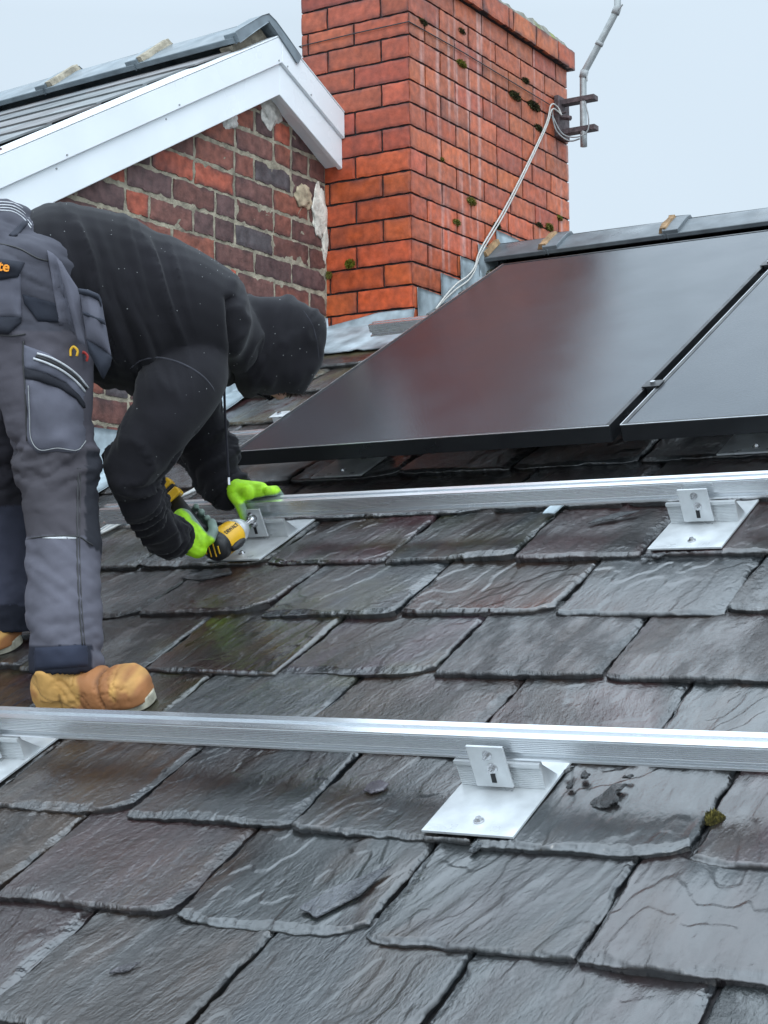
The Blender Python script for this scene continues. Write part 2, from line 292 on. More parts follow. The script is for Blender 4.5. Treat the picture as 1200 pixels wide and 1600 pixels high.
def add_slate(u0, u1, v0, ri, si, hi):
    global base
    L_ = 0.315 if ri < len(rowv) - 1 else 0.27
    step = {3: 0.0023, 2: 0.0032, 1: 0.006, 0: 0.02}[hi]
    nu = max(4, int((u1 - u0) / step)); nv = max(4, int(L_ / step))
    sd = ri * 31 + si * 7 + 1; R = random.Random(sd)
    s, t = np.meshgrid(np.linspace(0, 1, nu + 1), np.linspace(0, 1, nv + 1))
    gap = 0.0022 + 0.002 * R.random()
    a0 = u0 + gap; a1 = u1 - gap
    tw = R.uniform(-0.004, 0.004)
    v = v0 + t * L_
    eL = (fbm(v * 22, 0 * v, 0, sd, 4) - 0.5) * 0.009; eR = (fbm(v * 22, 0 * v + 9, 0, sd + 3, 4) - 0.5) * 0.012
    u = a0 + eL + tw * (t - 0.5) + (a1 - a0 + eR - eL) * s
    tail = (fbm(u * 26, 0 * u, 0, sd + 5, 5) - 0.5) * 0.008 + (fbm(u * 70, 0 * u, 0, sd + 15, 5) - 0.5) * 0.006 + R.uniform(-0.006, 0.006) + R.uniform(-0.012, 0.012) * (s - 0.5)
    rc = R.choice([0.003, 0.006, 0.012, 0.035]); lc = R.choice([0.0, 0.004, 0.012])
    Wd = a1 - a0
    corner = rc * np.exp(-((1 - s) * Wd / (0.9 * rc + 0.004)) ** 1.3) + lc * np.exp(-((s) * Wd / (0.9 * lc + 0.004)) ** 1.3)
    tl = (tail + corner) * (1 - t) ** 3
    v = v + tl
    # grain coordinates
    an = R.choice([0, 0.08, -0.1, 0.15, 0.3, -0.2, 0.1]) ; ca, sa = math.cos(an), math.sin(an)
    gu = (u - u0) * ca - (v - v0) * sa; gv = (u - u0) * sa + (v - v0) * ca
    warp = (fbm(u * 6, v * 3, 0, sd + 8, 3) - 0.5) * 0.035
    gu = gu + warp
    # heights
    Ht = 0.0165 + R.uniform(-0.003, 0.003)
    h = Ht * (1 - t) + 0.001 * t + (fbm(u * 4, v * 4, 0, sd + 2, 2) - 0.5) * 0.006 * (1 - t * 0.6) + R.uniform(-0.0025, 0.0025) * (s - 0.5)
    rgh = R.choice([0.5, 0.8, 1.2, 1.6])
    q = fbm(gu * 26, gv * 5, 0, sd + 4, 5)
    h += (1 - np.abs(2 * q - 1)) * 0.0022 * rgh
    lay = fbm(gu * 7 + 3, gv * 3.2, 0, sd + 6, 4) * 7
    h += (np.floor(lay) + sm(0.82, 0.98, lay - np.floor(lay))) * 0.0013
    # chamfered, delaminating edges
    dT = (v - v0 - tail - corner) ; dT = t * L_ + 0 * dT
    dR = (1 - s) * Wd; dL = s * Wd
    wT = 0.003 + 0.018 * sm(0.35, 0.7, fbm(u * 12, v * 10, 0, sd + 11, 4)) * R.choice([0.5, 1, 1.2])
    wR = 0.003 + R.choice([0.005, 0.010, 0.022]) * sm(0.3, 0.7, fbm(v * 9, u * 9, 0, sd + 12, 4))
    wL = 0.003 + R.choice([0.004, 0.006, 0.016]) * sm(0.35, 0.7, fbm(v * 11, u * 11, 0, sd + 13, 4))
    j = (fbm(u * 55, v * 55, 0, sd + 14, 4) - 0.5) * 1.1
    e = np.minimum(np.minimum(dT / wT, dR / wR), dL / wL) + j * 0.8
    ch = 1 - np.clip(e, 0, 1)
    q3 = np.clip(np.floor(ch * 4.0 + j * 1.6), 0, 4) / 4.0
    drop = np.clip(0.2 * ch + 0.8 * q3, 0, 1)
    h = h - drop * 0.0066
    h += (fbm(u * 60, v * 60, 0, sd + 17, 3) - 0.5) * 0.0014 * sm(0.02, 0.3, ch)
    # colour
    uc = (u0 + u1) / 2; x = sm(-2.2, -0.9, uc + (1.6 - v0) * -0.15)
    P = 0.62 * R.choice(PAL_R) if R.random() < x * 0.9 else 0.66 * (R.choice(PAL_M) if R.random() < 0.45 else R.choice(PAL_L))
    P = P * R.uniform(0.75, 1.5); P = P.mean() + (P - P.mean()) * 1.7; P = np.clip(P, 0.01, 1)
    P2 = 0.5 * R.choice(PAL_M + PAL_L)
    k = sm(0.38, 0.66, fbm(gu * 9, gv * 2.2, 0, sd + 20, 4))[..., None]
    col = P * (1 - k) + P2 * k
    k = sm(0.56, 0.74, fbm(gu * 16, gv * 5, 0, sd + 21, 4))[..., None] * 0.55
    col = col * (1 - k) + srgb(84, 62, 48) * k
    if 5 < ri < 10 and uc < -1.5:
        k = sm(0.5, 0.72, fbm(u * 8, v * 8, 0, sd + 22, 4))[..., None] * 0.6; col = col * (1 - k) + srgb(86, 84, 44) * k
    if ri > 12 and uc < -2.3:
        k = sm(0.35, 0.6, fbm(u * 8, v * 8, 0, sd + 22, 4))[..., None] * 0.75; col = col * (1 - k) + srgb(150, 140, 100) * k
    k = (sm(0.08, 0.45, ch) * 0.62 * (0.35 + 0.65 * sm(0.35, 0.6, fbm(u * 20, v * 20, 0, sd + 33, 3))))[..., None]; col = col * (1 - k) + FRESH * k
    fr = (ch * 4.0 + j) - np.floor(ch * 4.0 + j)
    crack = np.exp(-(np.minimum(fr, 1 - fr) / 0.11) ** 2) * (ch > 0.05) * (ch < 0.97) * sm(0.35, 0.6, fbm(u * 45, v * 45, 0, sd + 34, 3))
    fl = lay - np.floor(lay); led = np.exp(-((fl - 0.9) / 0.07) ** 2) * sm(0.48, 0.62, fbm(u * 9, v * 9, 0, sd + 35, 3)) * (ch < 0.3)
    dk = np.clip(0.8 * crack + 0.45 * led, 0, 0.85)[..., None]; col = col * (1 - dk) + srgb(20, 20, 22) * dk
    h = h - 0.0022 * crack
    a_s = (R.uniform(0.28, 0.6) if R.random() < 0.25 + 0.6 * x else R.uniform(0.65, 1.0)); a_f = np.clip(a_s + 0.5 * (fbm(gu * 5, gv * 3, 0, sd + 40, 3) - 0.5), 0.15, 1)
    col = np.concatenate([col, a_f[..., None]], -1)
    u = np.clip(u, WALLX + 0.002, None)
    top = np.stack([u, v, h], -1).reshape(-1, 3); n = len(top); w_ = nu + 1
    idx = np.arange(n).reshape(nv + 1, nu + 1)
    F = np.stack([idx[:-1, :-1], idx[:-1, 1:], idx[1:, 1:], idx[1:, :-1]], -1).reshape(-1, 4)
    ring = np.concatenate([idx[::-1, 0], idx[0, 1:], idx[1:, -1]])      # left edge down, tail, right edge up
    rv = top[ring].copy()
    mid = rv.copy(); mid[:, 2] -= 0.0030; bot = rv.copy(); bot[:, 2] = np.minimum(rv[:, 2] - 0.006, 0.0045)
    jt = (fbm(rv[:, 0] * 60, rv[:, 1] * 60, 0, sd + 30, 2) - 0.5) * 0.002
    mid[:, 1] += np.abs(jt); bot[:, 1] += 0.004
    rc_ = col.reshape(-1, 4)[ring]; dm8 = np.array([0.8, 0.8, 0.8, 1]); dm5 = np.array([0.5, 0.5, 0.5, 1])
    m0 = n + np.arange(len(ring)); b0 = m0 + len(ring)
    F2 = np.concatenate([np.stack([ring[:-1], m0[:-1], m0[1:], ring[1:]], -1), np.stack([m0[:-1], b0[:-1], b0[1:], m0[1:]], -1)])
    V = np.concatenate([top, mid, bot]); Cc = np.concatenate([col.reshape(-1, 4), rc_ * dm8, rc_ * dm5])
    G = np.stack([gu + (si % 5) * 0.71, gv + (ri % 7) * 0.53, 0 * gu + (sd % 11) * 0.13], -1).reshape(-1, 3); G = np.concatenate([G, G[ring], G[ring]])
    SV.append(Wa(V)); SF.append(np.concatenate([F, F2]) + base); SC.append(Cc); SG.append(G); base += len(V)
for ri, v0 in enumerate(rowv):
    js = list(joints.get(ri, []))
    if not js:
        o = -0.9 + (0.165 if ri % 2 else 0) + random.uniform(-0.02, 0.02); js = [o + 0.33 * k for k in range(-3, 3)]
    while js[0] > WALLX + 0.20: js.insert(0, js[0] - random.uniform(0.31, 0.345))
    js[0] = WALLX - 0.01
    while js[-1] < 1.2: js.append(js[-1] + random.uniform(0.315, 0.345))
    for si in range(len(js) - 1):
        u0, u1 = js[si], js[si + 1]
        if u0 > -2.8 - 0 and v0 > 4.85 and u0 < -2.8: continue
        # what of it the photograph can see decides its mesh density
        uc = (u0 + u1) / 2
        if v0 > 4.55 and WALLX < uc < -2.95 + 0.2 and v0 > 4.62: pass
        pc = W(uc, v0 + 0.12, 0); zc = pc @ cam_d; sx, sy = (pc @ cam_r) / zc * 2507.5, (pc @ cam_u) / zc * 2507.5
        inview = abs(sx) < 800 and abs(sy) < 1000
        hi = 0 if not inview else (3 if zc < 3.0 else (2 if zc < 4.3 else 1))
        add_slate(u0, u1, v0, ri, si, hi)
obj('slate_covering', np.concatenate(SV), np.concatenate(SF), M_SLATE, roof, col=np.concatenate(SC), uv=np.concatenate(SG), smooth=False)
print('slate verts', base)
# deck under the slates, back slope, walls and gutter
mb = MB().prism([(WALLX + 0.004, EAVE), (1.6, EAVE), (1.6, RIDGE_V), (WALLX + 0.004, RIDGE_V)], X, S, N, N * HR, -0.06, -0.0025)
mb.build('roof_deck', M_MORTAR_D, roof)
rY = (S * RIDGE_V + N * HR)[1]; rZ = (S * RIDGE_V + N * HR)[2]
Sb = np.array([0, math.cos(PITCH), -math.sin(PITCH)]); Nb = np.array([0, math.sin(PITCH), math.cos(PITCH)])
MB().box(np.array([0, rY + 0.004, rZ]), X, Sb, Nb, (WALLX + 0.004, 1.6), (0, 4.6), (-0.05, 0.0), srgb(72, 70, 74)).build('back_slope', M_RTILE, roof)
eY, eZ = W(0, EAVE, 0)[1], W(0, EAVE, 0)[2]
MB().box(np.array([0, eY + 0.25, 0]), X, np.array([0, 1., 0]), Z, (WALLX + 0.01, 1.55), (0, 0.25), (-6.9, eZ + 0.03)).build('front_wall', M_RENDER, roof)
MB().tube([np.array([WALLX + 0.02, eY - 0.03, eZ - 0.06]), np.array([1.6, eY - 0.03, eZ - 0.06])], 0.055, 16).build('gutter', M_FRAME, roof, smooth=True)

# ridge tiles: angular, with a raised collar at one end
CREST_Y, CREST_Z = 5.52, 1.322
GREYT = srgb(92, 98, 102)
def ridge_tile(parent, P0, e, f1, f2, L_, leg, name='ridge_tile', collar=True, th=0.018, cc=GREYT, mortar=None):
    """angle tile: crest from P0 along e, legs down f1 and f2"""
    mb = MB()
    nf1 = np.cross(e, f1); nf1 = nf1 / np.linalg.norm(nf1); nf1 = nf1 if nf1[2] > 0 else -nf1
    nf2 = np.cross(e, f2); nf2 = nf2 / np.linalg.norm(nf2); nf2 = nf2 if nf2[2] > 0 else -nf2
    def shell(a0, a1, up, lg, c):
        prof = []
        K = 5
        for f, n_ in ((f1, nf1),): pass
        pts = [f1 * lg, f1 * lg * 0.5, f1 * 0.03 + Z * -0.0, Z * 0.0 + f1 * 0.0, f2 * 0.03, f2 * lg * 0.5, f2 * lg]
        nn = [nf1, nf1, (nf1 * 2 + Z) / 3, Z, (nf2 * 2 + Z) / 3, nf2, nf2]
        outer = [p + n_ * (th + up) for p, n_ in zip(pts, nn)]; outer[3] = pts[3] + Z * (th * 0.9 + up) - Z * 0.004
        inner = [p for p in pts]
        ring = outer + inner[::-1]; k = len(ring)
        V = [P0 + e * a0 + r for r in ring] + [P0 + e * a1 + r for r in ring]
        F = [(i, (i + 1) % k, k + (i + 1) % k, k + i) for i in range(k)]
        for i in range(6): F += [(i, i + 1, k - 2 - i, k - 1 - i), (k + i, k + i + 1, 2 * k - 2 - i, 2 * k - 1 - i)]
        mb.add(V, F, c)
    shell(0.004, L_, 0, leg, cc)
    if collar: shell(-0.012, 0.045, 0.014, leg * 0.985, cc * 1.12)
    o = mb.build(name, M_RTILE, parent, bevel=0.003)
    return o
a_ = rad(33)
f1 = np.array([0, -math.cos(a_), -math.sin(a_)]); f2 = np.array([0, math.cos(a_), -math.sin(a_)])
xs = [-2.765, -2.50, -2.03, -1.56, -1.09, -0.62, -0.15, 0.32, 0.79]
for i in range(len(xs) - 1):
    ridge_tile(roof, np.array([xs[i], CREST_Y, CREST_Z]), X, f1, f2, xs[i + 1] - xs[i] - 0.004, 0.15, collar=(i > 0))
OCH = srgb(150, 112, 70)
def blob(mb, P, r, n=14, s=0, c=(0.3, 0.3, 0.3), flat=None, nn=None, fr=9):
    """lumpy ellipsoid at P; r is (ra, rb, rn) along world axes or the axes flat=(a,b,n)"""
    A = flat if flat is not None else (X, np.array([0, 1., 0]), Z); V = []; F = []
    for i in range(n + 1):
        th = math.pi * i / n
        for j in range(2 * n):
            ph = math.pi * j / n
            d = np.array([math.sin(th) * math.cos(ph), math.sin(th) * math.sin(ph), math.cos(th)])
            k = 1 + 0.55 * (float(fbm(d[0] * 2 + fr, d[1] * 2, d[2] * 2, s, 4)) - 0.5) * 2
            V.append(np.asarray(P) + (A[0] * d[0] * r[0] + A[1] * d[1] * r[1] + A[2] * d[2] * r[2]) * k)
    for i in range(n):
        for j in range(2 * n): F.append((i * 2 * n + j, i * 2 * n + (j + 1) % (2 * n), (i + 1) * 2 * n + (j + 1) % (2 * n), (i + 1) * 2 * n + j))
    mb.add(V, F, c)
def point_strip(parent, P0, e, f, n_, lg, wd, c, sd):
    V = []; K = 14
    for k in range(K + 1):
        a = 0.012 + (lg - 0.012) * k / K; w_ = wd * (0.55 + 0.9 * float(fbm(k * 0.45, 0.3, 0, sd, 3)))
        p = P0 + f * a; V += [p - e * w_ + n_ * 0.016, p - e * w_ * 0.7 + n_ * (0.036 + 0.004 * float(vn(k * 0.9, sd))), p + e * 0.004 + n_ * 0.0385, p + e * 0.008 + n_ * 0.02]
    F = [(4 * k + i, 4 * k + i + 1, 4 * k + i + 5, 4 * k + i + 4) for k in range(K) for i in range(3)] + [(0, 1, 2, 3), tuple(4 * K + i for i in (3, 2, 1, 0))]
    MB().add(V, F, c).build('pointing', M_STONE, parent)
OCH = srgb(146, 118, 86)
for (x0, sx) in ((-2.765, 0.05), (-2.52, 0.03), (-2.05, 0.028), (-1.575, 0.006)):
    point_strip(roof, np.array([x0 + 0.012, CREST_Y, CREST_Z]), X, f1, np.array([0, -math.sin(a_), math.cos(a_)]), 0.14 if sx > 0.04 else 0.135, sx, OCH, int(-x0 * 10))
def blob(mb, P, r, n=14, s=0, c=(0.3, 0.3, 0.3), flat=None, nn=None, fr=9):
    A = flat if flat is not None else (X, np.array([0, 1., 0]), Z); V = []; F = []
    for i in range(n + 1):
        th = math.pi * i / n
        for j in range(2 * n):
            ph = math.pi * j / n
            d = np.array([math.sin(th) * math.cos(ph), math.sin(th) * math.sin(ph), math.cos(th)])
            k = 1 + 0.55 * (float(fbm(d[0] * 2 + fr, d[1] * 2, d[2] * 2, s, 4)) - 0.5) * 2
            V.append(np.asarray(P) + (A[0] * d[0] * r[0] + A[1] * d[1] * r[1] + A[2] * d[2] * r[2]) * k)
    for i in range(n):
        for j in range(2 * n): F.append((i * 2 * n + j, i * 2 * n + (j + 1) % (2 * n), (i + 1) * 2 * n + (j + 1) % (2 * n), (i + 1) * 2 * n + j))
    mb.add(V, F, c)

# ================================================================== CHIMNEY
CX, CYF, CYB, CXL = -2.77, 4.851, 6.201, -3.221
CZ0 = 2.127; CH = 0.08113
chim = thing('brick_chimney', 'tall wet orange red brick chimney stack with stepped lead flashing at its foot', 'chimney', (CX, CYF, 0.9))
def brick(mb, O, a, b, n, s0, s1, t0, t1, col, relief=0.006, sd=0, res=0.009, dirt=0.55, rag=0.0025, streak=0.0):
    nx = max(3, int((s1 - s0) / res)); ny = max(3, int((t1 - t0) / res))
    s, t = np.meshgrid(np.linspace(0, 1, nx + 1), np.linspace(0, 1, ny + 1))
    x = s0 + (s1 - s0) * s; y = t0 + (t1 - t0) * t
    dx = (fbm(y * 40, x * 3, 0, sd, 3) - 0.5) * rag * 2; dy = (fbm(x * 40, y * 3, 0, sd + 1, 3) - 0.5) * rag * 2
    x = x + dx * (2 * np.abs(s - 0.5)) ** 2; y = y + dy * (2 * np.abs(t - 0.5)) ** 2
    e = np.minimum(np.minimum(s, 1 - s) * (s1 - s0), np.minimum(t, 1 - t) * (t1 - t0))
    h = relief - 0.0012 * np.exp(-e / 0.0015) + (fbm(x * 30, y * 30, 0, sd + 2, 3) - 0.5) * rag * 0.6
    P = O + x[..., None] * a + y[..., None] * b + h[..., None] * n; P = P.reshape(-1, 3)
    idx = np.arange(len(P)).reshape(ny + 1, nx + 1)
    F = np.stack([idx[:-1, :-1], idx[:-1, 1:], idx[1:, 1:], idx[1:, :-1]], -1).reshape(-1, 4).tolist()
    ring = np.concatenate([idx[0, :], idx[1:, -1], idx[-1, -2::-1], idx[-2:0:-1, 0]])
    Q = P[ring] - n * (relief + 0.012); k = len(ring); b0 = len(P)
    F += [(ring[i], b0 + i, b0 + (i + 1) % k, ring[(i + 1) % k]) for i in range(k)]
    g_ = np.exp(-e / 0.008) * dirt * sm(0.3, 0.65, fbm(x * 14, y * 14, 0, sd + 4, 4)) + 0.5 * dirt * sm(0.55, 0.8, fbm(x * 9 + 5, y * 9, 0, sd + 5, 4))
    g_ = np.clip(g_, 0, 0.9)[..., None]
    col = np.asarray(col)
    if callable(getattr(col, 'item', None)) and col.ndim == 1: c = col * (1 - g_) + srgb(62, 44, 46) * g_
    if streak:
        zz_ = (O @ Z) + y; k_ = (sm(0.60, 0.78, fbm(x * 38, zz_ * 1.6, 0, 71, 3)) * streak)[..., None]; c = c * (1 - k_) + srgb(206, 178, 172) * k_
    c = c.reshape(-1, 3); mb.add(np.concatenate([P, Q]), F, np.concatenate([c, c[ring] * 0.5]))
Y1 = np.array([0, 1., 0])
def chim_col(z, right):
    t_ = sm(1.15, 1.95, z + random.uniform(-0.15, 0.15))
    lo = srgb(190, 88, 48) if not right else srgb(190, 94, 58); hi = srgb(166, 80, 58) if not right else srgb(176, 94, 64)
    c = lo * (1 - t_) + hi * t_
    return c * random.uniform(0.78, 1.12) * np.array([1, random.uniform(0.88, 1.1), random.uniform(0.85, 1.15)])
mb = MB(); J = 0.0037
BL = 0.2255; BR = 0.225
for k in range(-1, 17):
    zt = CZ0 - CH * k; zb = zt - CH
    full = (k % 2 == 1)
    # front face, x from corner leftwards
    js = [0, BL, 2 * BL] if full else [0, BL / 2, BL * 1.5, 2 * BL]
    if k == 1: js = [0, BL, 1.88 * BL, 2 * BL]
    for i in range(len(js) - 1):
        g0 = J if i else 0.0; g1 = J if i < len(js) - 2 else 0
        brick(mb, np.array([CX, CYF, zb]), -X, Z, -Y1, js[i] + g0, js[i + 1] - g1, J, CH - J, chim_col(zb, False), 0.004, k * 9 + i)
    js = [0] + [BR * (0.5 if full else 1) + BR * q for q in range(6 if full else 5)] + [6 * BR]
    if k in (5, 8): js = [0, BR * .5, BR * 1.5, BR * 2.0, BR * 3, BR * 4, BR * 4.4, BR * 5.2, 6 * BR] if k == 5 else [0, BR, 2 * BR, 3 * BR, 3.4 * BR, 4.4 * BR, 5.3 * BR, 6 * BR]
    js = sorted(set(round(q, 4) for q in js if q <= 6 * BR + 1e-6))
    for i in range(len(js) - 1):
        g0 = J * 1.25 if i else 0.0; g1 = J * 1.25 if i < len(js) - 2 else 0
        brick(mb, np.array([CX, CYF, zb]), Y1, Z, X, js[i] + g0, js[i + 1] - g1, J, CH - J, chim_col(zb, True), 0.004, 400 + k * 13 + i, dirt=0.45, streak=0.4)
    # far faces, plainer
    for i in range(6): brick(mb, np.array([CXL, CYF, zb]), Y1, Z, -X, i * BR + J, (i + 1) * BR - J, J, CH - J, chim_col(zb, True), 0.004, 900 + k * 13 + i, res=0.05)
    for i in range(2): brick(mb, np.array([CX, CYB, zb]), -X, Z, Y1, i * BL + J, (i + 1) * BL - J, J, CH - J, chim_col(zb, True), 0.004, 1400 + k * 13 + i, res=0.05)
mb.build('brickwork', M_BRICK, chim)
MB().box(np.array([0, 0, 0]), X, Y1, Z, (CXL + 0.003, CX - 0.003), (CYF + 0.003, CYB - 0.003), (0.5, CZ0 + CH + 0.001)).build('mortar_core', M_MORTAR_D, chim)
# oversailing cap course and flaunching
mb = MB(); OV = 0.026; zb = CZ0 + CH * 1.0
js = [0, .45, 1.45, 2.45, 3.45, 3.62, 4.55, 5.5, 6.25]
for i in range(len(js) - 1):
    brick(mb, np.array([CX + OV, CYF - OV, zb]), Y1, Z, X, js[i] * BR + J * (i > 0), js[i + 1] * BR - J * (i < len(js) - 2), 0.0, CH - 0.002, chim_col(2.1, True), 0.004, 2000 + i, dirt=0.9)
for i in range(2): brick(mb, np.array([CX + OV, CYF - OV, zb]), -X, Z, -Y1, i * 0.251 + J * i, (i + 1) * 0.251 - J * (1 - i), 0.0, CH - 0.002, chim_col(2.1, False), 0.004, 2050 + i)
for i in range(6): brick(mb, np.array([CXL - OV, CYF - OV, zb]), Y1, Z, -X, i * 0.2336 + J, (i + 1) * 0.2336 - J, 0.0, CH - 0.002, chim_col(2.1, True), 0.004, 2060 + i, res=0.05)
for i in range(2): brick(mb, np.array([CX + OV, CYB + OV, zb]), -X, Z, Y1, i * 0.251 + J * i, (i + 1) * 0.251 - J * (1 - i), 0.0, CH - 0.002, chim_col(2.1, False), 0.004, 2080 + i, res=0.05)
mb.build('cap_course', M_BRICK, chim)
MB().box(np.array([0, 0, 0]), X, Y1, Z, (CXL - OV + 0.003, CX + OV - 0.003), (CYF - OV + 0.003, CYB + OV - 0.003), (zb + 0.0005, zb + CH - 0.004)).build('cap_core', M_MORTAR_D, chim)
# flaunching: low domed mortar with a broken edge
n1, n2 = 40, 110; s, t = np.meshgrid(np.linspace(0, 1, n1), np.linspace(0, 1, n2))
xx = CXL - OV + 0.005 + (CX - CXL + 2 * OV - 0.01) * s; yy = CYF - OV + 0.005 + (CYB - CYF + 2 * OV - 0.01) * t
ed = np.minimum(np.minimum(s, 1 - s) * 0.5, np.minimum(t, 1 - t) * 1.4)
zz = zb + CH - 0.006 + sm(0, 0.03, ed) * 0.045 + sm(0, 0.25, ed) * 0.06 + (fbm(xx * 18, yy * 18, 0, 5, 4) - 0.5) * 0.04
k = sm(0.5, 0.65, fbm(xx * 14, yy * 14, 0, 8, 4))[..., None]
cc = srgb(120, 118, 108) * (1 - k) + srgb(112, 116, 66) * k
idx = np.arange(n1 * n2).reshape(n2, n1)
obj('flaunching', np.stack([xx, yy, zz], -1).reshape(-1, 3), np.stack([idx[:-1, :-1], idx[:-1, 1:], idx[1:, 1:], idx[1:, :-1]], -1).reshape(-1, 4), M_STONE, chim, col=cc.reshape(-1, 3), smooth=True)
# lead: front apron and stepped side flashing
def sheet(mb, P, Q, nu, nv, amp, fr, sd, n, th=0.0025, c=(1, 1, 1), ragq=0.0):
    """sheet between polylines P and Q (same length), dressed unevenly"""
    V = []
    for j in range(nv + 1):
        for i in range(nu + 1):
            a = i / nu * (len(P) - 1); i0 = min(int(a), len(P) - 2); f = a - i0
            p = P[i0] * (1 - f) + P[i0 + 1] * f; q = Q[i0] * (1 - f) + Q[i0 + 1] * f
            b_ = j / nv; x = p * (1 - b_) + q * b_
            x = x + n * (float(fbm(x[0] * fr + x[1] * fr, x[2] * fr + x[1] * fr * 0.7, 0, sd, 3)) - 0.5) * amp
            if j == nv and ragq: x = x + (q - p) / np.linalg.norm(q - p) * (float(fbm(i * 0.4, 1, 0, sd, 3)) - 0.5) * ragq
            V.append(x)
    nn = len(V); V = V + [v - n * th for v in V]; w_ = nu + 1; F = []
    for j in range(nv):
        for i in range(nu):
            a = j * w_ + i; F += [(a, a + 1, a + 1 + w_, a + w_), (nn + a + w_, nn + a + w_ + 1, nn + a + 1, nn + a)]
    bd = [i for i in range(nu + 1)] + [j * w_ + nu for j in range(1, nv + 1)] + [nv * w_ + i for i in range(nu - 1, -1, -1)] + [j * w_ for j in range(nv - 1, 0, -1)]
    F += [(bd[i], bd[(i + 1) % len(bd)], nn + bd[(i + 1) % len(bd)], nn + bd[i]) for i in range(len(bd))]
    mb.add(V, F, c)
def Pn(v, u, h=0.02): return W(u, v, h)
mb = MB()
vb = 4.72
sheet(mb, [np.array([-3.115, CYF - 0.012, 0.955]), np.array([-2.9, CYF - 0.012, 0.985]), np.array([-2.755, CYF - 0.012, 0.985])],
      [W(-3.12, 4.76, 0.035), W(-2.9, 4.76, 0.035), W(-2.755, 4.76, 0.035)], 24, 8, 0.010, 18, 3, -Y1, c=srgb(150, 165, 172), ragq=0.0)
sheet(mb, [W(-3.12, 4.765, 0.037), W(-2.9, 4.765, 0.037), W(-2.70, 4.765, 0.037)], [W(-3.0, 4.47, 0.028), W(-2.85, 4.48, 0.027), W(-2.62, 4.46, 0.028)], 28, 12, 0.007, 22, 6, N, c=srgb(150, 165, 172), ragq=0.03)
mb.build('lead_apron', M_LEAD, chim, smooth=True)
steps = [(4.875, 5.065, 1.066), (5.05, 5.215, 1.145), (5.20, 5.36, 1.232), (5.345, 5.51, 1.305), (5.50, 5.70, 1.385)]
for (y0, y1, zt) in steps:
    mb = MB(); zr = lambda y: (W(0, 0, 0)[2] + (y - W(0, 0, 0)[1]) * math.tan(PITCH))
    sheet(mb, [np.array([CX + 0.010, y0, zt]), np.array([CX + 0.010, y1, zt - 0.004])], [np.array([CX + 0.012, y0, zr(y0) - 0.01]), np.array([CX + 0.012, y1, zr(y1) - 0.01])], 8, 8, 0.006, 20, int(y0 * 50), X)
    mb.build('step_flashing', M_LEAD, chim, smooth=True)
# thin dark wire strapped round the stack
mb = MB()
mb.tube(([np.array([CXL - 0.008, 5.9, 2.006]), np.array([CXL - 0.008, CYF - 0.008, 2.004]), np.array([-2.97, CYF - 0.011, 2.006]), np.array([CX + 0.007, CYF - 0.009, 2.006]), np.array([CX + 0.010, 5.245, 2.010]), np.array([CX + 0.010, 5.676, 2.008]), np.array([CX + 0.012, 6.02, 2.006])]), 0.0022, 6)
mb.build('strap_wire', M_CABLEB, chim, smooth=True)

# ================================================================== TV MAST
mast = thing('aerial_mast', 'cranked grey aerial mast clamped off the back corner of the chimney', 'aerial mast', (-2.65, 6.1, 1.84))
mb = MB(); pr = 0.0145
mb.tube(spline([np.array([-2.651, 6.1, 1.835]), np.array([-2.650, 6.1, 2.0]), np.array([-2.648, 6.1, 2.12])], 3) + spline([np.array([-2.645, 6.1, 2.145]), np.array([-2.575, 6.1, 2.25]), np.array([-2.495, 6.1, 2.375])], 3) + [np.array([-2.488, 6.1, 2.40]), np.array([-2.487, 6.1, 2.9])], pr, 14)
mb.build('pole', M_POLE, mast, smooth=True)
for p, q in (((-2.648, 6.1, 2.125), (-2.640, 6.1, 2.155)), ((-2.576, 6.1, 2.248), (-2.568, 6.1, 2.262)), ((-2.500, 6.1, 2.365), (-2.488, 6.1, 2.392))):
    MB().tube([np.array(p), np.array(q)], pr + 0.003, 14).build('tape_band', M_CABLEG, mast, smooth=True)
for tt in ([np.array([-2.630, 6.098, 2.14]), np.array([-2.626, 6.09, 2.105])], [np.array([-2.48, 6.09, 2.375]), np.array([-2.457, 6.08, 2.392])]): MB().tube(tt, 0.003, 6).build('tape_tail', M_CABLEG, mast)
for z_ in (2.035, 1.909):
    mb = MB().box(np.array([CX + 0.02, 6.085, z_]), X, Y1, Z, (0, 0.155), (0, 0.045), (-0.011, 0.011)); mb.build('clamp_arm', M_RUST, mast, bevel=0.002)
mb = MB().box(np.array([CX + 0.006, 6.06, 1.885]), X, Y1, Z, (0, 0.02), (0, 0.11), (0, 0.175)); mb.build('wall_plate', M_RUST, mast, bevel=0.002)
mb = MB().tube([np.array([CX + 0.02, 6.08, 1.97]), np.array([CX + 0.075, 6.07, 1.955])], 0.011, 6).tube([np.array([CX + 0.02, 6.08, 1.985]), np.array([CX + 0.055, 6.075, 1.985])], 0.004, 6)
mb.build('eye_bolt', M_RUST, mast)
mb = MB()
mb.tube(spline([np.array([-2.635, 6.08, 2.02]), np.array([-2.615, 6.07, 1.95]), np.array([-2.62, 6.07, 1.89]), np.array([-2.66, 6.06, 1.868]), np.array([-2.72, 6.05, 1.885]), np.array([-2.752, 6.03, 1.95]), np.array([-2.758, 6.03, 1.99])], 8), 0.003, 6)
mb.tube(spline([np.array([-2.655, 6.07, 1.862]), np.array([-2.70, 6.06, 1.858]), np.array([-2.745, 6.04, 1.90]), np.array([-2.757, 6.02, 1.965])], 8), 0.0035, 6)
mb.build('feeder_loop', M_CABLEG, mast, smooth=True)
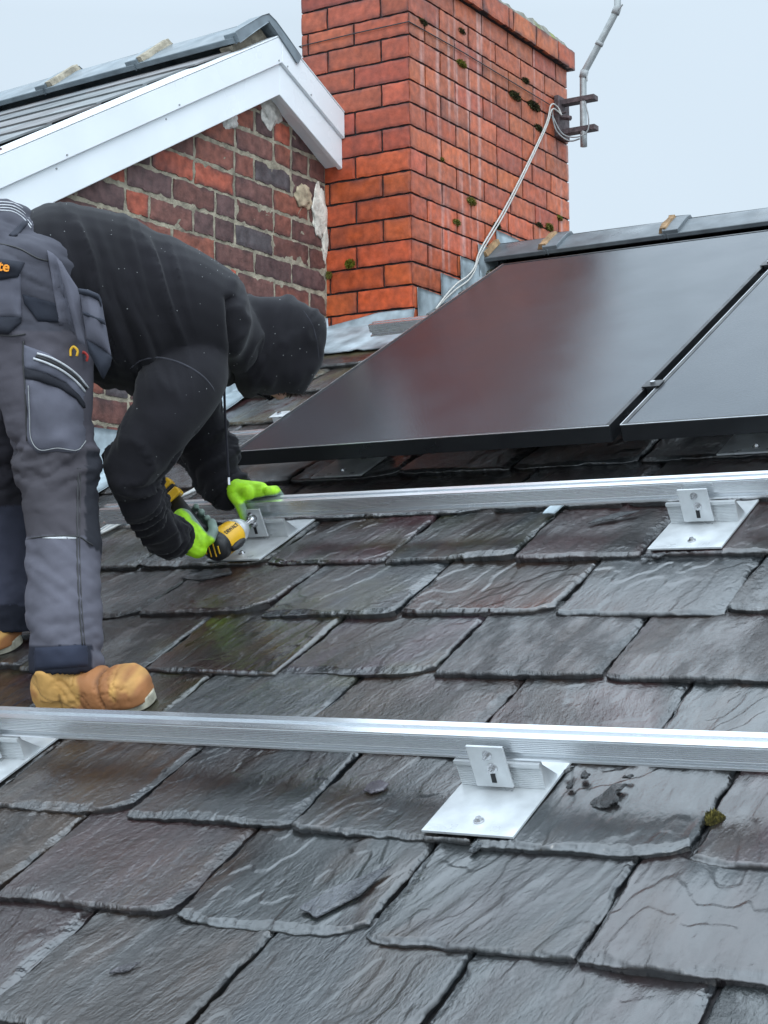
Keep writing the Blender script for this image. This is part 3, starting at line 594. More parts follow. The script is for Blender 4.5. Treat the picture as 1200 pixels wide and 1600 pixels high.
# twin white cables down the stack
for q, off in ((0, 0.0), (1, 0.018)):
    pts = [(-2.73, 6.06, 1.97), (-2.745, 6.05, 2.006 - off), (-2.752, 6.0 + off * 0.4, 2.0 - off), (-2.756, 5.94, 1.89 - off * 0.8), (-2.757, 5.6, 1.518 - off), (-2.757, 5.36, 1.29 - off), (-2.754, 5.30, 1.21 - off * .8), (-2.752, 5.24, 1.165 - off), (-2.752, 5.15, 1.12 - off), (-2.75, 5.066, 1.066 - off * .6), (-2.742, 4.97, 1.0)]
    mb = MB().tube(spline([np.array(p) for p in pts], 6), 0.0034, 8)
    tag(mb.build('coax_cable', M_CABLEW, smooth=True), ['white coax cable down the chimney, the upper one of the pair', 'white coax cable down the chimney, the lower one of the pair'][q], 'cable', 'white cables running down the chimney')

# ================================================================== NEIGHBOUR: gable wall, bargeboards, roof
nb = thing('neighbouring_house', 'adjoining house with old brown brick gable under white bargeboards', 'house', (WALLX, 4.5, 0.9))
PH = rad(4.0); e_ = np.array([-math.cos(PH), math.sin(PH), 0]); t_ = np.array([math.sin(PH), math.cos(PH), 0]); nfw = -e_
PHB = rad(1.5); tb_ = np.array([math.sin(PHB), math.cos(PHB), 0]); eb_ = np.array([-math.cos(PHB), math.sin(PHB), 0])
A0 = np.array([-3.06, 4.4666, 1.696]); SL, SR = math.tan(rad(28.4)), math.tan(rad(24.6))
def gz(y): return 1.735 - (SL * (4.48 - y) if y < 4.48 else SR * (y - 4.48))
OB = [srgb(108, 70, 62), srgb(122, 74, 62), srgb(98, 66, 62), srgb(126, 76, 64), srgb(136, 80, 64), srgb(92, 68, 66), srgb(112, 74, 66), srgb(106, 72, 66)]
mb = MB(); OW = np.array([WALLX, 0, 0])
def zroof(y): return W(0, 0, 0)[2] + (y - W(0, 0, 0)[1]) * math.tan(PITCH)
z = -1.6 + (1.477 - 0.0811 * 40) + 1.6; zrow = []
k = 0
while z + k * 0.0811 < 1.74:
    z0 = z + k * 0.0811; y = 4.846; i = 0; first = True
    if z0 > -0.6:
        while y > 1.4:
            ln = random.choice([0.222, 0.225, 0.218, 0.222, 0.112, 0.108]); 
            if first: ln = 0.222 if k % 2 else 0.112; first = False
            y0 = y - ln
            zc = z0 + 0.04; ym = (y + y0) / 2
            if zroof(y0) < z0 + 0.10 and max(gz(y0), gz(y)) > z0 - 0.02 and (z0 < 1.66 or gz(ym) > z0):
                c = random.choice(OB) * random.uniform(0.8, 1.15)
                if random.random() < 0.07: c = srgb(160, 82, 62)
                if random.random() < 0.04: c = srgb(80, 74, 76)
                nr = ym > 3.3
                jz = random.uniform(-0.0025, 0.0025)
                brick(mb, OW, Y1, Z, X, y0 + 0.007, y - 0.006, z0 + 0.0065 + jz, z0 + 0.0742 + jz, c, 0.0035, 3000 + k * 37 + i, res=0.010 if nr else 0.02, dirt=0.75, rag=0.006)
            y = y0; i += 1
    k += 1
mb.build('gable_brickwork', M_OLDBRICK, nb)
# lumpy mortar bed behind the bricks
ys = np.linspace(0.9, 4.849, 220); V = []; F = []
nz = 90
for i, y in enumerate(ys):
    top = min(gz(y) + 0.0, 1.735)
    for j in range(nz + 1):
        zz_ = -0.9 + (top + 0.9) * (j / nz) if True else 0
        V.append((WALLX + 0.001 + (float(0)), y, zz_))
V = np.array(V); V[:, 0] += (fbm(V[:, 1] * 30, V[:, 2] * 30, 0, 77, 4) - 0.5) * 0.010 - 0.0005
idx = np.arange(len(V)).reshape(len(ys), nz + 1)
obj('mortar_bed', V, np.stack([idx[:-1, :-1], idx[1:, :-1], idx[1:, 1:], idx[:-1, 1:]], -1).reshape(-1, 4), M_MORTAR_L, nb, smooth=True)
pg = [(-3.0, -7.8), (4.849, -7.8)] + [(y, gz(y)) for y in (4.849, 4.48, 0.0)] + [(-3.0, gz(-3.0))]
MB().prism(pg, Y1, Z, X, np.array([WALLX, 0, 0.9 - 0.9]), -0.25, -0.012).build('gable_wall_core', M_MORTAR_L, nb)
# white cement smears on the gable
for (y, z, ry, rz, c) in ((4.50, 1.655, 0.06, 0.05, srgb(196, 192, 184)), (4.26, 1.575, 0.045, 0.035, srgb(205, 202, 196)), (4.80, 1.37, 0.05, 0.085, srgb(214, 208, 196)), (4.835, 1.27, 0.018, 0.075, srgb(206, 198, 186)), (4.70, 1.40, 0.055, 0.04, srgb(176, 160, 134))):
    mb = MB(); blob(mb, (WALLX + 0.004, y, z), (0.010, ry, rz), 16, int(y * 100), c); mb.build('cement_smear', M_STONE, nb, smooth=True)
# stepped lead along the abutment
y = 2.0; i = 0
while y < 4.78:
    y1 = min(y + 0.30, 4.84); mb = MB(); zt = zroof(y1) + 0.075
    sheet(mb, [np.array([WALLX + 0.012, y - 0.02, zt]), np.array([WALLX + 0.012, y1, zt])], [np.array([WALLX + 0.016, y - 0.02, zroof(y) + 0.012]), np.array([WALLX + 0.016, y1, zroof(y1) + 0.012])], 10, 8, 0.008, 14, 60 + i, X)
    mb.build('step_flashing', M_LEAD, nb, smooth=True); y = y1; i += 1
    if y1 >= 4.83: break
# lead soaker on the slates beside the wall
mb = MB(); sheet(mb, [W(WALLX + 0.01, v, 0.032) for v in (2.4, 3.2, 4.0, 4.7)], [W(WALLX + 0.10, v, 0.026) for v in (2.4, 3.2, 4.0, 4.7)], 60, 3, 0.008, 9, 91, N); mb.build('lead_soaker', M_LEAD, nb, smooth=True)
# bargeboards
def board(name, side, z0, z1, dep0, dep1, mat_=M_UPVC, s_end=None):
    sl = SL if side < 0 else SR; s_end = (3.5 if side < 0 else 0.381) if s_end is None else s_end
    P = []
    for s_ in (0, s_end):
        for zz_ in (z0, z1): P.append((s_ * side, zz_ - sl * s_))
    poly = [P[0], P[2], P[3], P[1]]
    return MB().prism(poly, tb_, Z, eb_, A0, dep0, dep1).build(name, mat_, nb, bevel=0.003)
for sd_ in (-1, 1):
    board('bargeboard', sd_, 0.0, 0.109, 0.0, 0.02)
    board('bargeboard', sd_, 0.1095, 0.203, -0.012, 0.02)
    board('verge_cap', sd_, 0.2035, 0.210, -0.014, 0.10)
    board('soffit', sd_, 0.012, 0.022, 0.021, 0.075)
mb = MB()
for s_, sl, zo in [(-0.02, SL, 0.122), (-0.55, SL, 0.122), (-0.6, SL, 0.094), (-1.05, SL, 0.122), (-1.08, SL, 0.094), (0.03, -SR, 0.118), (0.17, -SR, 0.12)]:
    p = A0 + tb_ * s_ + Z * (zo + sl * s_) - eb_ * (0.0125 if zo > 0.11 else 0.0); MB().tube([p + eb_ * 0.003, p - eb_ * 0.0018], 0.0032, 8).build('cover_nail', M_CABLEG, nb)
# roof slopes with coarse slates, and ridge tiles
RT = np.array([-2.95, 4.306, 1.635]) * 1.030 + Z * 0.205 + t_ * -0.045
slN = np.cross(t_ * math.cos(rad(28.4)) + Z * math.sin(rad(28.4)), e_); slN = slN if slN[2] > 0 else -slN
dn = -(t_ * math.cos(rad(28.4)) + Z * math.sin(rad(28.4)))
mb = MB(); i = 0
for r_ in range(14):
    x = 0.10 if r_ else 0.06
    while x < 6:
        wd = random.uniform(0.24, 0.27); c = random.choice(PAL_R) * random.uniform(1.1, 1.6)
        o = RT - Z * 0.012 + dn * (0.11 + 0.23 * r_) + e_ * x
        V = [o + slN * -0.004, o + e_ * (wd - 0.005) + slN * -0.004, o + e_ * (wd - 0.005) + dn * 0.25 + slN * 0.002, o + dn * 0.25 + slN * 0.002]
        V = V + [p - slN * 0.006 for p in V]
        mb.add(V, [(0, 1, 2, 3), (7, 6, 5, 4), (0, 4, 5, 1), (1, 5, 6, 2), (2, 6, 7, 3), (3, 7, 4, 0)], c); x += wd
mb.build('roof_slates', M_RTILE, nb)
dn2 = t_ * math.cos(rad(24.6)) - Z * math.sin(rad(24.6)); sn2 = np.cross(dn2, e_); sn2 = sn2 if sn2[2] > 0 else -sn2
MB().prism([(0.03, 0), (6, 0), (6, 3.4), (0.03, 3.4)], e_, dn, slN, RT - Z * 0.05, -0.05, -0.004, srgb(90, 94, 98)).build('roof_deck', M_RTILE, nb)
MB().prism([(0.10, 0), (6, 0), (6, 3.4), (0.10, 3.4)], e_, dn2, sn2, RT - Z * 0.055, -0.05, -0.004, srgb(80, 84, 88)).build('back_slope', M_RTILE, nb)
g1 = -t_ * math.cos(rad(36)) - Z * math.sin(rad(36)); g2 = t_ * math.cos(rad(32)) - Z * math.sin(rad(32))
x = 0.0
P0r = RT + Z * 0.035 + e_ * 0.02
for i in range(9):
    ridge_tile(nb, P0r + e_ * x, e_, g1, g2, 0.447, 0.19, th=0.02, cc=srgb(112, 122, 128) * random.uniform(0.9, 1.1)); x += 0.45
mb = MB()
mb.prism([(0.0, -0.008), (-0.15, -0.115), (-0.10, -0.16), (0.10, -0.16), (0.16, -0.11)], t_, Z, e_, P0r, 0.03, 0.08, srgb(120, 112, 98)); 
mb.build('ridge_end_mortar', M_STONE, nb)
g1n = np.cross(g1, e_); g1n = g1n if g1n[2] > 0 else -g1n
for i in range(1, 6): point_strip(nb, P0r + e_ * (0.45 * i - 0.012), e_, g1, g1n, 0.18, 0.028, srgb(146, 138, 122), 40 + i)

# ================================================================== RAILS
def rail(label, v0, u0, u1, h0=0.070):
    root = thing('mounting_rail', label, 'mounting rail', W(u0, v0, h0), ROOFM, 'aluminium rails across the slates')
    # profile in (v,h): ribbed front face, channel below it, lipped top
    prof = [(0.0, 0.0), (0.0, 0.0036), (0.008, 0.0042), (0.0115, 0.0062), (0.0115, 0.0115), (0.008, 0.0135), (0.0012, 0.0145)]
    hh = 0.0145; 
    for i in range(7): prof += [(0.0, hh), (0.0, hh + 0.0016), (0.0018, hh + 0.0019), (0.0018, hh + 0.0030)]; hh += 0.0033
    prof += [(0.0, 0.0385), (-0.0008, 0.0392), (-0.0008, 0.0405), (0.014, 0.0405), (0.014, 0.030), (0.026, 0.030), (0.026, 0.0405), (0.040, 0.0405), (0.040, 0.0)]
    k = len(prof); nseg = 1
    V = [(0, p[0], p[1]) for p in prof] + [(u1 - u0, p[0], p[1]) for p in prof]
    F = [(i, (i + 1) % k, k + (i + 1) % k, k + i) for i in range(k)]
    obj('extrusion', V, F, M_ALU, root, world=False)
    # end faces
    for xe, o_ in ((0.0005, 1), (u1 - u0 - 0.0005, -1)): obj('end_cap', [(xe, p[0], p[1]) for p in prof], [tuple(range(k))[::o_]], M_ALU, root, world=False)
    return root
rail('long bare aluminium rail nearest the camera, in front of the boot', 1.897, -4.4 if False else -3.05, 0.4)
rail('bare aluminium rail above it that the worker is bolting down', 2.917, -2.72, 0.5)
rail('aluminium rail hidden under the panels low edge, its end sticking out left', 3.425, -2.665, 0.5)
rail('aluminium rail end sticking out below the chimney lead', 4.462, -2.755, 0.5)

# ================================================================== ROOF BRACKETS
def bracket(u, vf, label):
    """origin: front centre of the plate on the slate"""
    root = thing('rail_bracket', label, 'roof bracket', W(u, vf, 0.0), ROOFM, 'aluminium plate brackets holding the rails')
    A, B, D = np.array([1., 0, 0]), np.array([0, 1., 0]), np.array([0, 0, 1.])
    O = np.zeros(3); hw = 0.077
    mb = MB(); mb.prism([(-hw, 0), (hw, 0), (hw, 0.33), (-hw, 0.33)], A, B, D, np.array([0, 0, 0]), 0, 0.0045); 
    # plate lies on the tilted slate: nose up by the slate tail
    V = mb.V[0]; V[:, 2] += 0.0235 - V[:, 1] * 0.045; mb.build('base_plate', M_ALUP, root, world=False, bevel=0.0008)
    z0 = 0.0225
    mb = MB(); hh = z0; pf = [(0.138, z0)]
    hh = z0
    for i in range(11): pf += [(0.138, hh), (0.138, hh + 0.0016), (0.1392, hh + 0.0024), (0.1392, hh + 0.0032)]; hh += 0.0034
    pf += [(0.134, hh + 0.001), (0.134, hh + 0.0075), (0.144, hh + 0.0075), (0.146, hh + 0.001), (0.186, z0 - 0.003), (0.150, z0 - 0.004)]
    k = len(pf); V = [(-hw + 0.004, p[0], p[1]) for p in pf] + [(hw - 0.006, p[0], p[1]) for p in pf]
    F = [tuple(range(k)), tuple(range(2 * k - 1, k - 1, -1))] + [(i, (i + 1) % k, k + (i + 1) % k, k + i) for i in range(k)]
    V = [(x_ * (1.0 - 0.0 if x_ > 0 else 1.0 + (p - z0) * 1.2), y_, p) for (x_, y_, p) in V]
    obj('upright', V, F, M_ALUP, root, world=False)
    tl = 0.07
    mb = MB(); mb.prism([(-0.033, 0.030), (0.030, 0.030), (0.026, 0.101), (-0.037, 0.101)], A, D, B, np.array([-0.006, 0, 0]), 0.1245, 0.1295); mb.build('l_foot', M_ALUP, root, world=False, bevel=0.0008)
    mb = MB().box(np.array([-0.006, 0, 0]), A, B, D, (-0.004, 0.004), (0.1235, 0.1242), (0.038, 0.066), (0.02, 0.02, 0.02)); mb.build('slot', M_FRAME, root, world=False)
    for (bx, bz, r1) in ((-0.008, 0.087, 0.0058), (-0.004, 0.064, 0.0068)):
        mb = MB().tube([np.array([bx, 0.1245, bz]), np.array([bx, 0.1225, bz])], r1 + 0.002, 16).tube([np.array([bx, 0.1225, bz]), np.array([bx, 0.115, bz])], r1 * 0.72, 6).tube([np.array([bx, 0.115, bz]), np.array([bx, 0.111, bz])], r1 * 0.45, 10)
        mb.build('bolt', M_STEEL, root, world=False)
    for bx, by in ((0.005, 0.035),):
        zb_ = 0.028 - by * 0.045
        mb = MB().tube([np.array([bx, by, zb_ - 0.001]), np.array([bx, by, zb_ + 0.0022])], 0.0085, 16).tube([np.array([bx, by, zb_ + 0.0022]), np.array([bx, by, zb_ + 0.0075])], [0.0062, 0.0045], 8)
        mb.build('screw', M_STEEL, root, world=False)
    return root
b0 = bracket(-1.132, 1.757, 'aluminium bracket under the middle of the nearest rail')
def brcopy(u, v, label):
    copy_tree(b0, Matrix.Translation(Vector([float(a) for a in W(u, v, 0)])) @ ROOFM, label)
brcopy(-2.203, 1.757, 'aluminium bracket at the left edge of the nearest rail')
brcopy(-1.122, 2.772, 'aluminium bracket at the right end of the upper bare rail')
brcopy(-2.228, 2.772, 'aluminium bracket the worker is bolting with the drill')
brcopy(-2.235, 3.285, 'aluminium bracket in shade under the left solar panel')
brcopy(-1.134, 3.285, 'aluminium bracket in shade under the right solar panel')

# ================================================================== SOLAR PANELS
def panel(u0, label):
    HT = 0.112; TH = 0.040; Wd, Lg = 1.045, 1.752
    root = thing('solar_panel', label, 'solar panel', W(u0, 3.176, HT), ROOFM, 'black solar panels on the upper roof')
    A, B, D = np.array([1., 0, 0]), np.array([0, 1., 0]), np.array([0, 0, 1.]); O = np.zeros(3); fw = 0.011
    mb = MB()
    mb.box(O, A, B, D, (0, Wd), (0, fw), (0, TH)); mb.box(O, A, B, D, (0, Wd), (Lg - fw, Lg), (0, TH))
    mb.box(O, A, B, D, (0, fw), (fw, Lg - fw), (0, TH)); mb.box(O, A, B, D, (Wd - fw, Wd), (fw, Lg - fw), (0, TH))
    mb.build('frame', M_FRAME, root, world=False, bevel=0.001)
    mb = MB().box(O, A, B, D, (fw, Wd - fw), (fw, Lg - fw), (TH - 0.006, TH - 0.0015)); mb.build('glass_sheet', M_GLASS, root, world=False)
    MB().box(O, A, B, D, (fw, Wd - fw), (fw, Lg - fw), (TH - 0.009, TH - 0.0065)).build('bounce_backsheet', M_UPVC, root, world=False)  # unseen white sheet added to bounce light onto the brackets underneath
    # pale bead along the frame's front and left top edges
    mb = MB(); mb.box(O, A, B, D, (0.0, Wd), (-0.0005, 0.0012), (TH - 0.0012, TH + 0.0004)); mb.box(O, A, B, D, (-0.0006, 0.001), (0, Lg), (TH - 0.0012, TH + 0.0004))
    mb.build('edge_trim', M_ALU, root, world=False)
    return root
panel(-2.452, 'large black solar panel beside the chimney, reflecting the brick stack')
panel(-1.380, 'black solar panel at the right edge, reflecting only sky')
def clamp(u, v, label, end=False):
    root = thing('mid_clamp' if not end else 'end_clamp', label, 'panel clamp', W(u, v, 0.152), ROOFM, 'clamps holding the panel frames')
    A, B, D = np.array([1., 0, 0]), np.array([0, 1., 0]), np.array([0, 0, 1.]); O = np.zeros(3)
    hw = 0.022
    MB().box(O, A, B, D, (-hw, hw), (-0.022, 0.022), (0.0012, 0.0045)).box(O, A, B, D, (-0.011, 0.011), (-0.022, 0.022), (-0.02, 0.001)).build('cap', M_FRAME if not end else M_ALUP, root, world=False, bevel=0.001)
    MB().tube([np.array([0, 0, 0.0046]), np.array([0, 0, 0.010])], 0.0065, 8).build('bolt', M_STEEL, root, world=False)
clamp(-1.3935, 3.445, 'lower clamp in the gap between the two solar panels')
clamp(-1.3935, 4.482, 'upper clamp in the gap between the two solar panels')
clamp(-2.470, 3.445, 'silver end clamp on the low left corner of the big panel', True)

# ================================================================== THE WORKER
from mathutils.bvhtree import BVHTree
RHv = np.array([0.8583, 0.5131, 0.0]); DH = np.array([-0.5131, 0.8583, 0.0])     # camera's level axes, used for the body: forwards, and away to his left
# garment points in image pixels, projected through the camera: 1 pixel is 1.304 mm on the plane of his right side
def px3(x, y, dep=3.27):
    cx = (x - 600) / 2507.5; cy = (800 - y) / 2507.5
    return DH * dep * 1.0 + RHv * (cx * 3.27) + Z * (3.27 * (0.04903 - 0.0132 * cx + 0.9987 * cy))
def to_image_px(V):
    dep = V @ DH; sc = 3.27 / np.maximum(dep, 1)
    a = (V @ RHv) * sc / 3.27; x = 600 + a * 2507.5
    zz = V[:, 2] * sc / 3.27; cy = (zz - 0.04903 + 0.0132 * a) / 0.9987
    return x, 800 - cy * 2507.5
def loft(mb, rows, k=28, shrink=1.0, c=None, sq=1.0, capf=0.55):
    rows = np.array(rows, float); P = rows[:, :3]; n = len(P); R = []
    # refine
    pts = spline([r for r in rows], 4); P = np.array([p[:3] for p in pts]); ra = np.array([p[3] for p in pts]) * shrink; rb = np.array([p[4] for p in pts]) * shrink
    V = []
    T = np.gradient(P, axis=0); T /= np.linalg.norm(T, axis=1)[:, None]
    def ring(c_, t, a, b):
        B = DH - t * (DH @ t); B /= np.linalg.norm(B); A = np.cross(t, B)
        for j in range(k):
            th = 2 * math.pi * j / k; V.append(c_ + A * a * np.sign(math.cos(th)) * abs(math.cos(th)) ** sq + B * b * np.sign(math.sin(th)) * abs(math.sin(th)) ** sq)
    m_ = 4; cnt = 0
    for q in range(m_, 0, -1):
        f = math.cos(q / (m_ + 0.5) * math.pi / 2); dd = math.sin(q / (m_ + 0.5) * math.pi / 2) * min(ra[0], rb[0]) * 0.55
        ring(P[0] - T[0] * dd, T[0], ra[0] * f, rb[0] * f); cnt += 1
    for i in range(len(P)): ring(P[i], T[i], ra[i], rb[i]); cnt += 1
    for q in range(1, m_ + 1):
        f = math.cos(q / (m_ + 0.5) * math.pi / 2); dd = math.sin(q / (m_ + 0.5) * math.pi / 2) * min(ra[-1], rb[-1]) * capf
        ring(P[-1] + T[-1] * dd, T[-1], ra[-1] * f, rb[-1] * f); cnt += 1
    F = [(i * k + j, i * k + (j + 1) % k, (i + 1) * k + (j + 1) % k, (i + 1) * k + j) for i in range(cnt - 1) for j in range(k)]
    F += [tuple(range(k))[::-1], tuple(range((cnt - 1) * k, cnt * k))]
    mb.add(V, F, c)
def ell(mb, P, r, A=None, n=12):
    A = A or (X, Y1, Z); V = []; F = []
    for i in range(n + 1):
        th = math.pi * (i + 0.001) / (n + 0.002)
        for j in range(2 * n):
            ph = math.pi * j / n; V.append(np.asarray(P) + A[0] * r[0] * math.sin(th) * math.cos(ph) + A[1] * r[1] * math.sin(th) * math.sin(ph) + A[2] * r[2] * math.cos(th))
    for i in range(n):
        for j in range(2 * n): F.append((i * 2 * n + j, (i + 1) * 2 * n + j, (i + 1) * 2 * n + (j + 1) % (2 * n), i * 2 * n + (j + 1) % (2 * n)))
    F += [tuple(range(2 * n)), tuple(range(n * 2 * n, (n + 1) * 2 * n))[::-1]]
    mb.add(V, F)
def cap(mb, p, q, r0, r1, n=10):
    p, q = np.asarray(p, float), np.asarray(q, float); L_ = np.linalg.norm(q - p); t = (q - p) / L_
    pts, rr = [], []
    for i in range(5): a = math.pi / 2 * (1 - i / 4); pts.append(p - t * r0 * math.sin(a)); rr.append(max(r0 * math.cos(a), 1e-4))
    for i in range(1, 5): a = math.pi / 2 * i / 4; 
    for i in range(5): a = math.pi / 2 * i / 4; pts.append(q + t * r1 * math.sin(a)); rr.append(max(r1 * math.cos(a), 1e-4))
    mb.tube(pts, rr, n)
def fuse(mb, vox, it=2, lam=0.5):
    me = bpy.data.meshes.new('tmp'); V = np.concatenate(mb.V); me.from_pydata([tuple(v) for v in V], [], mb.F); me.update()
    bm = bmesh.new(); bm.from_mesh(me); bmesh.ops.recalc_face_normals(bm, faces=bm.faces); bm.to_mesh(me); bm.free()
    o = bpy.data.objects.new('tmp', me); C.objects.link(o)
    md = o.modifiers.new('r', 'REMESH'); md.mode = 'VOXEL'; md.voxel_size = vox
    bpy.context.view_layer.update(); dg = bpy.context.evaluated_depsgraph_get()
    e = bpy.data.meshes.new_from_object(o.evaluated_get(dg)); n = len(e.vertices)
    V = np.zeros(n * 3); e.vertices.foreach_get('co', V); V = V.reshape(-1, 3)
    F = np.zeros(len(e.loops), int); e.loops.foreach_get('vertex_index', F); F = F.reshape(-1, 4)
    bpy.data.objects.remove(o); bpy.data.meshes.remove(me); bpy.data.meshes.remove(e)
    return relax(V, F, it, lam), F
def relax(V, F, it, lam=0.5):
    E_ = np.concatenate([F[:, [0, 1]], F[:, [1, 2]], F[:, [2, 3]], F[:, [3, 0]]])
    cnt = np.bincount(E_[:, 0], minlength=len(V)) + np.bincount(E_[:, 1], minlength=len(V))
    for _ in range(it):
        A = np.stack([np.bincount(E_[:, 0], V[E_[:, 1], k], len(V)) + np.bincount(E_[:, 1], V[E_[:, 0], k], len(V)) for k in range(3)], -1)
        V = V * (1 - lam) + lam * A / np.maximum(cnt, 1)[:, None]
    return V
def vnorm(V, F):
    n = np.cross(V[F[:, 2]] - V[F[:, 0]], V[F[:, 3]] - V[F[:, 1]]); A = np.zeros_like(V)
    for k in range(4):
        for c_ in range(3): A[:, c_] += np.bincount(F[:, k], n[:, c_], len(V))
    return A / (np.linalg.norm(A, axis=1)[:, None] + 1e-12)

torso = [[-2.3394, 2.5057, 0.6802, 0.150, 0.17], [-2.3109, 2.547, 0.6632, 0.1678, 0.19], [-2.2794, 2.6019, 0.6437, 0.1758, 0.2], [-2.2359, 2.676, 0.6169, 0.1724, 0.215], [-2.1942, 2.76, 0.6022, 0.1572, 0.22], [-2.1653, 2.8367, 0.5828, 0.1395, 0.2], [-2.1434, 2.8855, 0.5713, 0.1051, 0.13], [-2.1346, 2.9144, 0.5641, 0.0855, 0.1]]
hood = [[-2.1436, 2.8857, 0.5656, 0.0833, 0.09], [-2.1282, 2.93, 0.564, 0.0964, 0.105], [-2.1046, 2.9791, 0.5617, 0.106, 0.120], [-2.085, 3.022, 0.5591, 0.108, 0.123], [-2.072, 3.050, 0.5535, 0.104, 0.116]]
armR = [[-2.0905, 2.7112, 0.5, 0.0818, 0.07], [-2.0758, 2.6652, 0.4392, 0.0806, 0.075], [-2.0910, 2.6139, 0.3615, 0.066, 0.070], [-2.1345, 2.5920, 0.2865, 0.0560, 0.062], [-2.1740, 2.606, 0.2412, 0.0520, 0.058], [-2.2118, 2.6795, 0.1941, 0.0490, 0.052], [-2.2400, 2.7700, 0.1524, 0.0430, 0.045], [-2.2569, 2.8429, 0.1312, 0.0388, 0.04], [-2.2584, 2.8771, 0.1292, 0.0362, 0.034]]
armL = [[-2.3753, 2.9579, 0.5536, 0.0904, 0.07], [-2.3821, 3.0509, 0.4878, 0.08, 0.066], [-2.3829, 3.1012, 0.4147, 0.0684, 0.06], [-2.3686, 3.125, 0.3532, 0.0624, 0.055], [-2.3382, 3.1353, 0.2866, 0.0529, 0.047], [-2.3124, 3.1414, 0.2453, 0.0419, 0.038], [-2.3019, 3.1426, 0.2324, 0.0387, 0.034]]
legR = [[-2.3163, 2.4282, 0.6449, 0.1453, 0.15], [-2.2953, 2.4337, 0.564, 0.1312, 0.125], [-2.2721, 2.4405, 0.4836, 0.1046, 0.108], [-2.2533, 2.4461, 0.3777, 0.0861, 0.095], [-2.245, 2.4555, 0.2994, 0.0756, 0.085], [-2.2319, 2.4577, 0.1945, 0.0728, 0.08], [-2.217, 2.445, 0.1028, 0.0710, 0.077], [-2.190, 2.422, -0.0258, 0.0670, 0.073], [-2.1736, 2.4086, -0.1394, 0.0620, 0.069]]
legL = [[-2.4925, 2.4962, 0.6753, 0.1624, 0.14], [-2.5086, 2.516, 0.5686, 0.1245, 0.12], [-2.5271, 2.546, 0.4619, 0.0837, 0.1], [-2.5283, 2.5741, 0.3661, 0.066, 0.09], [-2.5411, 2.6065, 0.2771, 0.0651, 0.085], [-2.5656, 2.6196, 0.2006, 0.0683, 0.08], [-2.5861, 2.6363, 0.1017, 0.0716, 0.078], [-2.5895, 2.6516, 0.0015, 0.0689, 0.075], [-2.5968, 2.6629, -0.0676, 0.0662, 0.073]]
pelvis = [[-2.3651, 2.4607, 0.7906, 0.0536, 0.1], [-2.3728, 2.4591, 0.7371, 0.1206, 0.165], [-2.3857, 2.4668, 0.6723, 0.1613, 0.18], [-2.4096, 2.4686, 0.5937, 0.1483, 0.17], [-2.4253, 2.4751, 0.5213, 0.0946, 0.12]]

man = thing('person', 'worker in black hoodie and grey work trousers bending over to drive a bolt', 'person', W(-2.3, 2.25, 0.0))
# body, under the clothes, with a downturned face
mb = MB()
for L_, sh in ((torso, 0.88), (armR, 0.8), (armL, 0.8), (legR, 0.86), (legL, 0.86), (pelvis, 0.85)): loft(mb, L_, 20, sh)
FWD = RHv; HC = np.array([-2.086, 3.010, 0.560])
ell(mb, HC, (0.105, 0.076, 0.088), (RHv, DH, Z)); ell(mb, HC + RHv * -0.02 + Z * -0.07, (0.07, 0.055, 0.035), (RHv, DH, Z))       # skull, jaw
cap(mb, HC - RHv * 0.06, np.array([-2.16, 2.88, 0.575]), 0.06, 0.07)
ell(mb, HC + RHv * 0.012 + Z * -0.105, (0.020, 0.014, 0.018), (RHv, DH, Z)); ell(mb, HC + RHv * 0.045 + Z * -0.088, (0.014, 0.045, 0.012), (RHv, DH, Z))   # nose, brow
for s_ in (-1, 1): ell(mb, HC + DH * 0.078 * s_ + Z * -0.01 + RHv * -0.005, (0.028, 0.008, 0.018), (RHv, DH, Z)); 
ell(mb, HC + RHv * -0.025 + Z * -0.103, (0.008, 0.022, 0.008), (RHv, DH, Z))                                                      # lips
V, F = fuse(mb, 0.009, 2)
obj('body', V, F, M_SKIN, man, smooth=True)
# beard and hair edge under the hood
mb = MB()
for i in range(130):
    a = random.random() * 2 * math.pi; p = HC + RHv * (random.uniform(0.0, 0.055)) + DH * random.uniform(-0.04, 0.04) + Z * (-0.086 - 0.012 * random.random())
    q = p + np.array([random.uniform(-.012, .012), random.uniform(-.012, .012), -0.008 - 0.010 * random.random()]); mb.tube([p, q], [0.005, 0.0008], 4)
mb.build('beard', M_HAIR, man)
# trousers
mb = MB()
for L_ in (legR, legL, pelvis): loft(mb, L_)
V, F = fuse(mb, 0.0058, 4)
x, y = to_image_px(V); nn = vnorm(V, F)
side = V @ DH
far = (side > 3.42) & (y > 560)
ang = np.arctan2(nn @ DH, nn @ RHv)
f1_ = fbm(y / 26.0 + 0.35 * np.sin(ang * 2), ang * 0.9 + (x - 90) / 160, 0, 301, 4)
kn = np.exp(-((y - 725) / 40.0) ** 2) * 1.0 + np.exp(-((y - 985) / 60.0) ** 2) * 0.5 + 0.28
f2_ = 1 - np.abs(2 * fbm(y / 17.0 + x / 60, ang * 0.8 + x / 240, 0, 305, 3) - 1)
d = (f1_ - 0.5) * 0.030 * kn * np.where(y > 800, 0.35, 1) + (f2_ - 0.6) * 0.018 * kn * (y > 520) * np.where(y > 800, 0.5, 1) + (fbm(x / 40, y / 120, side * 5, 309, 2) - 0.5) * 0.008 * (y > 760)
d += (fbm(x / 60 + y / 90, (y - 0.45 * x) / 9.0, side * 3, 311, 3) - 0.5) * 0.018 * sm(560, 500, y)
r3_ = 1 - np.abs(2 * fbm((y - 0.9 * x) / 40.0 + 2, (x + y) / 170.0, side * 3, 315, 3) - 1); d += (r3_ - 0.65) * 0.016 * sm(780, 850, y)
